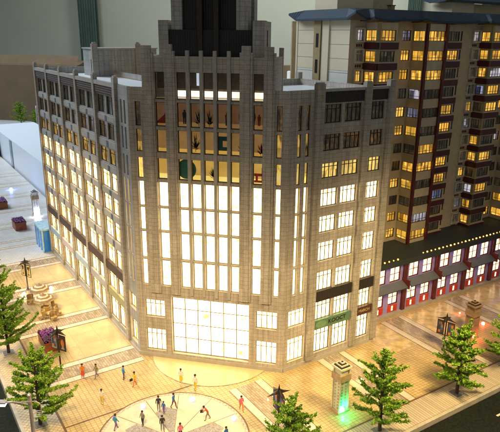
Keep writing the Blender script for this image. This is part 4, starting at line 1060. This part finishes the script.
# ================================================================== PEOPLE
for nm, c in (('skin', (.55, .33, .22)), ('hair_dark', (.02, .015, .012)), ('c_orange', (.70, .20, .02)), ('c_yellow', (.72, .50, .04)), ('c_white', (.70, .68, .62)), ('c_blue', (.03, .14, .42)), ('c_sky', (.04, .25, .50)), ('c_maroon', (.16, .03, .04)), ('c_grey', (.20, .20, .19)), ('c_dark', (.03, .03, .04)), ('c_khaki', (.26, .22, .12)), ('c_red', (.62, .07, .04)), ('c_pink', (.70, .16, .22)), ('c_purple', (.22, .10, .34)), ('bag_black', (.015, .015, .02))):
    plain(nm, c, .65, var=.08, nscale=3)
def person(x, y, face, label, top, low, pose='stand', hair='hair_dark', scale=1.0, bag=None, skirt=False):
    H = 3.0*scale; k = H/1.75; R = random.Random(int(x*31+y*17))
    stride = .12 if pose == 'stand' else .34
    lean = .0; 
    if pose == 'bend': lean = .55
    J = {}
    J['pelvis'] = (0, 0, .93); J['hipL'] = (.10, 0, .88); J['hipR'] = (-.10, 0, .88)
    J['kneeL'] = (.11, -stride*.5-.02, .49); J['kneeR'] = (-.11, stride*.25, .49)
    J['ankL'] = (.11, -stride*.7, .08); J['ankR'] = (-.11, stride*.9, .09)
    J['toeL'] = (.12, -stride*.7-.17, .035); J['toeR'] = (-.12, stride*.9-.17, .035)
    def sp(h, f=0, s_=0): return (s_, -math.sin(lean)*h+f, .93+math.cos(lean)*h)
    J['waist'] = sp(.16); J['chest'] = sp(.38); J['neck'] = sp(.55); J['headb'] = sp(.63, -.02); J['head'] = sp(.75, -.03)
    J['shL'] = sp(.48, 0, .19); J['shR'] = sp(.48, 0, -.19)
    sw = .10 if pose == 'stand' else .22
    if pose == 'bend':
        J['elL'] = sp(.34, -.22, .22); J['elR'] = sp(.34, -.22, -.22); J['haL'] = sp(.30, -.42, .12); J['haR'] = sp(.30, -.42, -.12)
    else:
        J['elL'] = sp(.20, sw*.5, .25); J['elR'] = sp(.20, -sw*.4, -.25); J['haL'] = sp(-.03, sw*.4-.06, .26); J['haR'] = sp(-.03, -sw-.06, -.26)
    names = list(J); idx = {n_: i for i, n_ in enumerate(names)}
    edges = [('pelvis', 'hipL'), ('pelvis', 'hipR'), ('hipL', 'kneeL'), ('hipR', 'kneeR'), ('kneeL', 'ankL'), ('kneeR', 'ankR'), ('ankL', 'toeL'), ('ankR', 'toeR'),
             ('pelvis', 'waist'), ('waist', 'chest'), ('chest', 'neck'), ('neck', 'headb'), ('headb', 'head'), ('chest', 'shL'), ('chest', 'shR'), ('shL', 'elL'), ('shR', 'elR'), ('elL', 'haL'), ('elR', 'haR')]
    rad = dict(pelvis=(.15, .12), hipL=(.10, .10), hipR=(.10, .10), kneeL=(.068, .068), kneeR=(.068, .068), ankL=(.05, .05), ankR=(.05, .05), toeL=(.04, .03), toeR=(.04, .03),
               waist=(.14, .11), chest=(.17, .12), neck=(.06, .06), headb=(.08, .08), head=(.105, .115), shL=(.07, .07), shR=(.07, .07), elL=(.052, .052), elR=(.052, .052), haL=(.04, .04), haR=(.04, .04))
    me = bpy.data.meshes.new('person'); me.from_pydata([J[n_] for n_ in names], [(idx[a], idx[b]) for a, b in edges], [])
    ob = bpy.data.objects.new('person', me); C.objects.link(ob)
    sk = ob.modifiers.new('skin', 'SKIN'); sk.use_smooth_shade = True; su = ob.modifiers.new('sub', 'SUBSURF'); su.levels = su.render_levels = 1
    for n_ in names:
        sv = me.skin_vertices[0].data[idx[n_]]; sv.radius = rad[n_]; sv.use_root = (n_ == 'pelvis')
    dg = bpy.context.evaluated_depsgraph_get(); nm = bpy.data.meshes.new_from_object(ob.evaluated_get(dg))
    bpy.data.objects.remove(ob)
    for i, mn in enumerate((top, low, 'skin', 'c_dark')): nm.materials.append(M[mn])
    for pl in nm.polygons:
        c = pl.center; hz = c.z
        hand = min((c-Vector(J['haL'])).length, (c-Vector(J['haR'])).length) < .10
        hd = (c-Vector(J['head'])).length < .17 or (c-Vector(J['headb'])).length < .10
        pl.material_index = 2 if (hand or hd) else 3 if hz < .085 else 1 if hz < .95 and abs(c.x) < .215 else 0
        pl.use_smooth = True
    nm.materials
    ob = bpy.data.objects.new('person', nm); C.objects.link(ob); ob.location = (x, y, .07); ob.scale = (k, k, k); ob.rotation_euler = (0, 0, face)
    tag(ob, label, 'person', 'little figures walking on the plaza')
    hb = MB(); hc = Vector(J['head'])+Vector((0, .018, .03))
    sphere(hb, hc, .125, hair, 10, 6, 1.0); ho = hb.build('hair', origin=(0, 0, 0)); ho.parent = ob
    nb = MB(); nz = Vector(J['head'])+Vector((0, -.125, -.01)); sphere(nb, nz, .022, 'skin', 6, 4, 1.6); no = nb.build('nose'); no.parent = ob
    if skirt:
        sk_ = MB(); sk_.ring((0, 0, .42), (0, 0, .98), .23, .14, 12, low); so = sk_.build('skirt'); so.parent = ob
    if bag:
        bb = MB(); hx = Vector(J['haR']); F_ = Frame(tuple(hx+Vector((-.03, 0, 0))), (0, 1, 0), (-1, 0, 0)); bb.box(F_, -.17, .17, -.36, -.08, -.05, .06, bag)
        bb.ring(hx+Vector((-.03, -.08, -.08)), hx+Vector((-.03, 0, .02)), .012, .012, 5, bag); bb.ring(hx+Vector((-.03, .08, -.08)), hx+Vector((-.03, 0, .02)), .012, .012, 5, bag)
        bo_ = bb.build('handbag', origin=(0, 0, 0))
        for v in bo_.data.vertices: v.co = v.co
        bo_.location = (0, 0, 0); bo_['_o'] = [0, 0, 0]
        bo_.matrix_world = Matrix.Translation((x, y, .07)) @ Matrix.Rotation(face, 4, 'Z') @ Matrix.Scale(k, 4)
        tag(bo_, 'black handbag carried by the ' + bag_label.get(label, 'walker'), 'handbag')
bag_label = {}
L1 = 'person in an orange jacket and orange trousers walking with a black bag'; bag_label[L1] = 'walker in orange in front of the building corner'
L2 = 'person in a red orange top bending forward on the round paving'; bag_label[L2] = 'bending figure in red orange'
person(-22.5, -10.8, .4, 'person in orange top and reddish skirt right of the left banner lamp', 'c_orange', 'c_red', skirt=True)
person(-19.9, -10.2, -.5, 'person in khaki grey clothes walking beside the orange one', 'c_khaki', 'c_grey', 'walk')
person(-15.1, -17.6, .2, 'person in white shirt and yellow trousers alone on the left paving', 'c_white', 'c_yellow')
person(-14.5, -9.6, 2.4, 'person in blue top and dark maroon trousers near the building corner', 'c_sky', 'c_maroon')
person(-11.6, -11.0, -.7, L1, 'c_yellow', 'c_orange', 'walk', bag='bag_black')
person(-9.6, -23.7, 2.6, 'person in blue top and purple trousers at the left edge of the round paving', 'c_sky', 'c_purple', 'walk')
person(-4.4, -17.2, .3, 'tall person in dark grey top and grey trousers between two violet lights', 'c_dark', 'c_grey')
person(-3.3, -17.6, -.2, 'small child in blue and purple beside the tall grey one', 'c_blue', 'c_purple', scale=.78)
person(-2.1, -15.8, 1.4, 'person in bright blue top and maroon trousers on the round paving', 'c_blue', 'c_maroon', 'walk')
person(-1.8, -22.2, .6, 'dark clothed person at the bottom edge on the granite paving', 'c_dark', 'c_grey')
person(-5.6, -21.6, -.3, 'grey clothed slim person standing below the left violet light', 'c_grey', 'c_dark', scale=.95)
person(1.8, -23.4, .5, 'person in pink top at the bottom edge of the photo', 'c_pink', 'c_dark')
person(-3.4, -8.0, .1, 'person in white top and yellow skirt left in front of the entrance', 'c_white', 'c_yellow', skirt=True)
person(.0, -9.6, -.3, 'person in white top and long yellow trousers right in front of the entrance', 'c_white', 'c_yellow', scale=1.08)
person(4.8, -17.6, -1.1, L2, 'c_red', 'c_khaki', 'bend', bag='bag_black')
person(9.9, -13.8, .5, 'person in pink top and orange trousers walking right of the round paving', 'c_pink', 'c_orange', 'walk')
person(9.4, -22.6, 1.0, 'person in blue top cut by the bottom edge of the photo', 'c_blue', 'c_dark')
for o in bpy.data.objects:
    if '_o' in o: del o['_o']
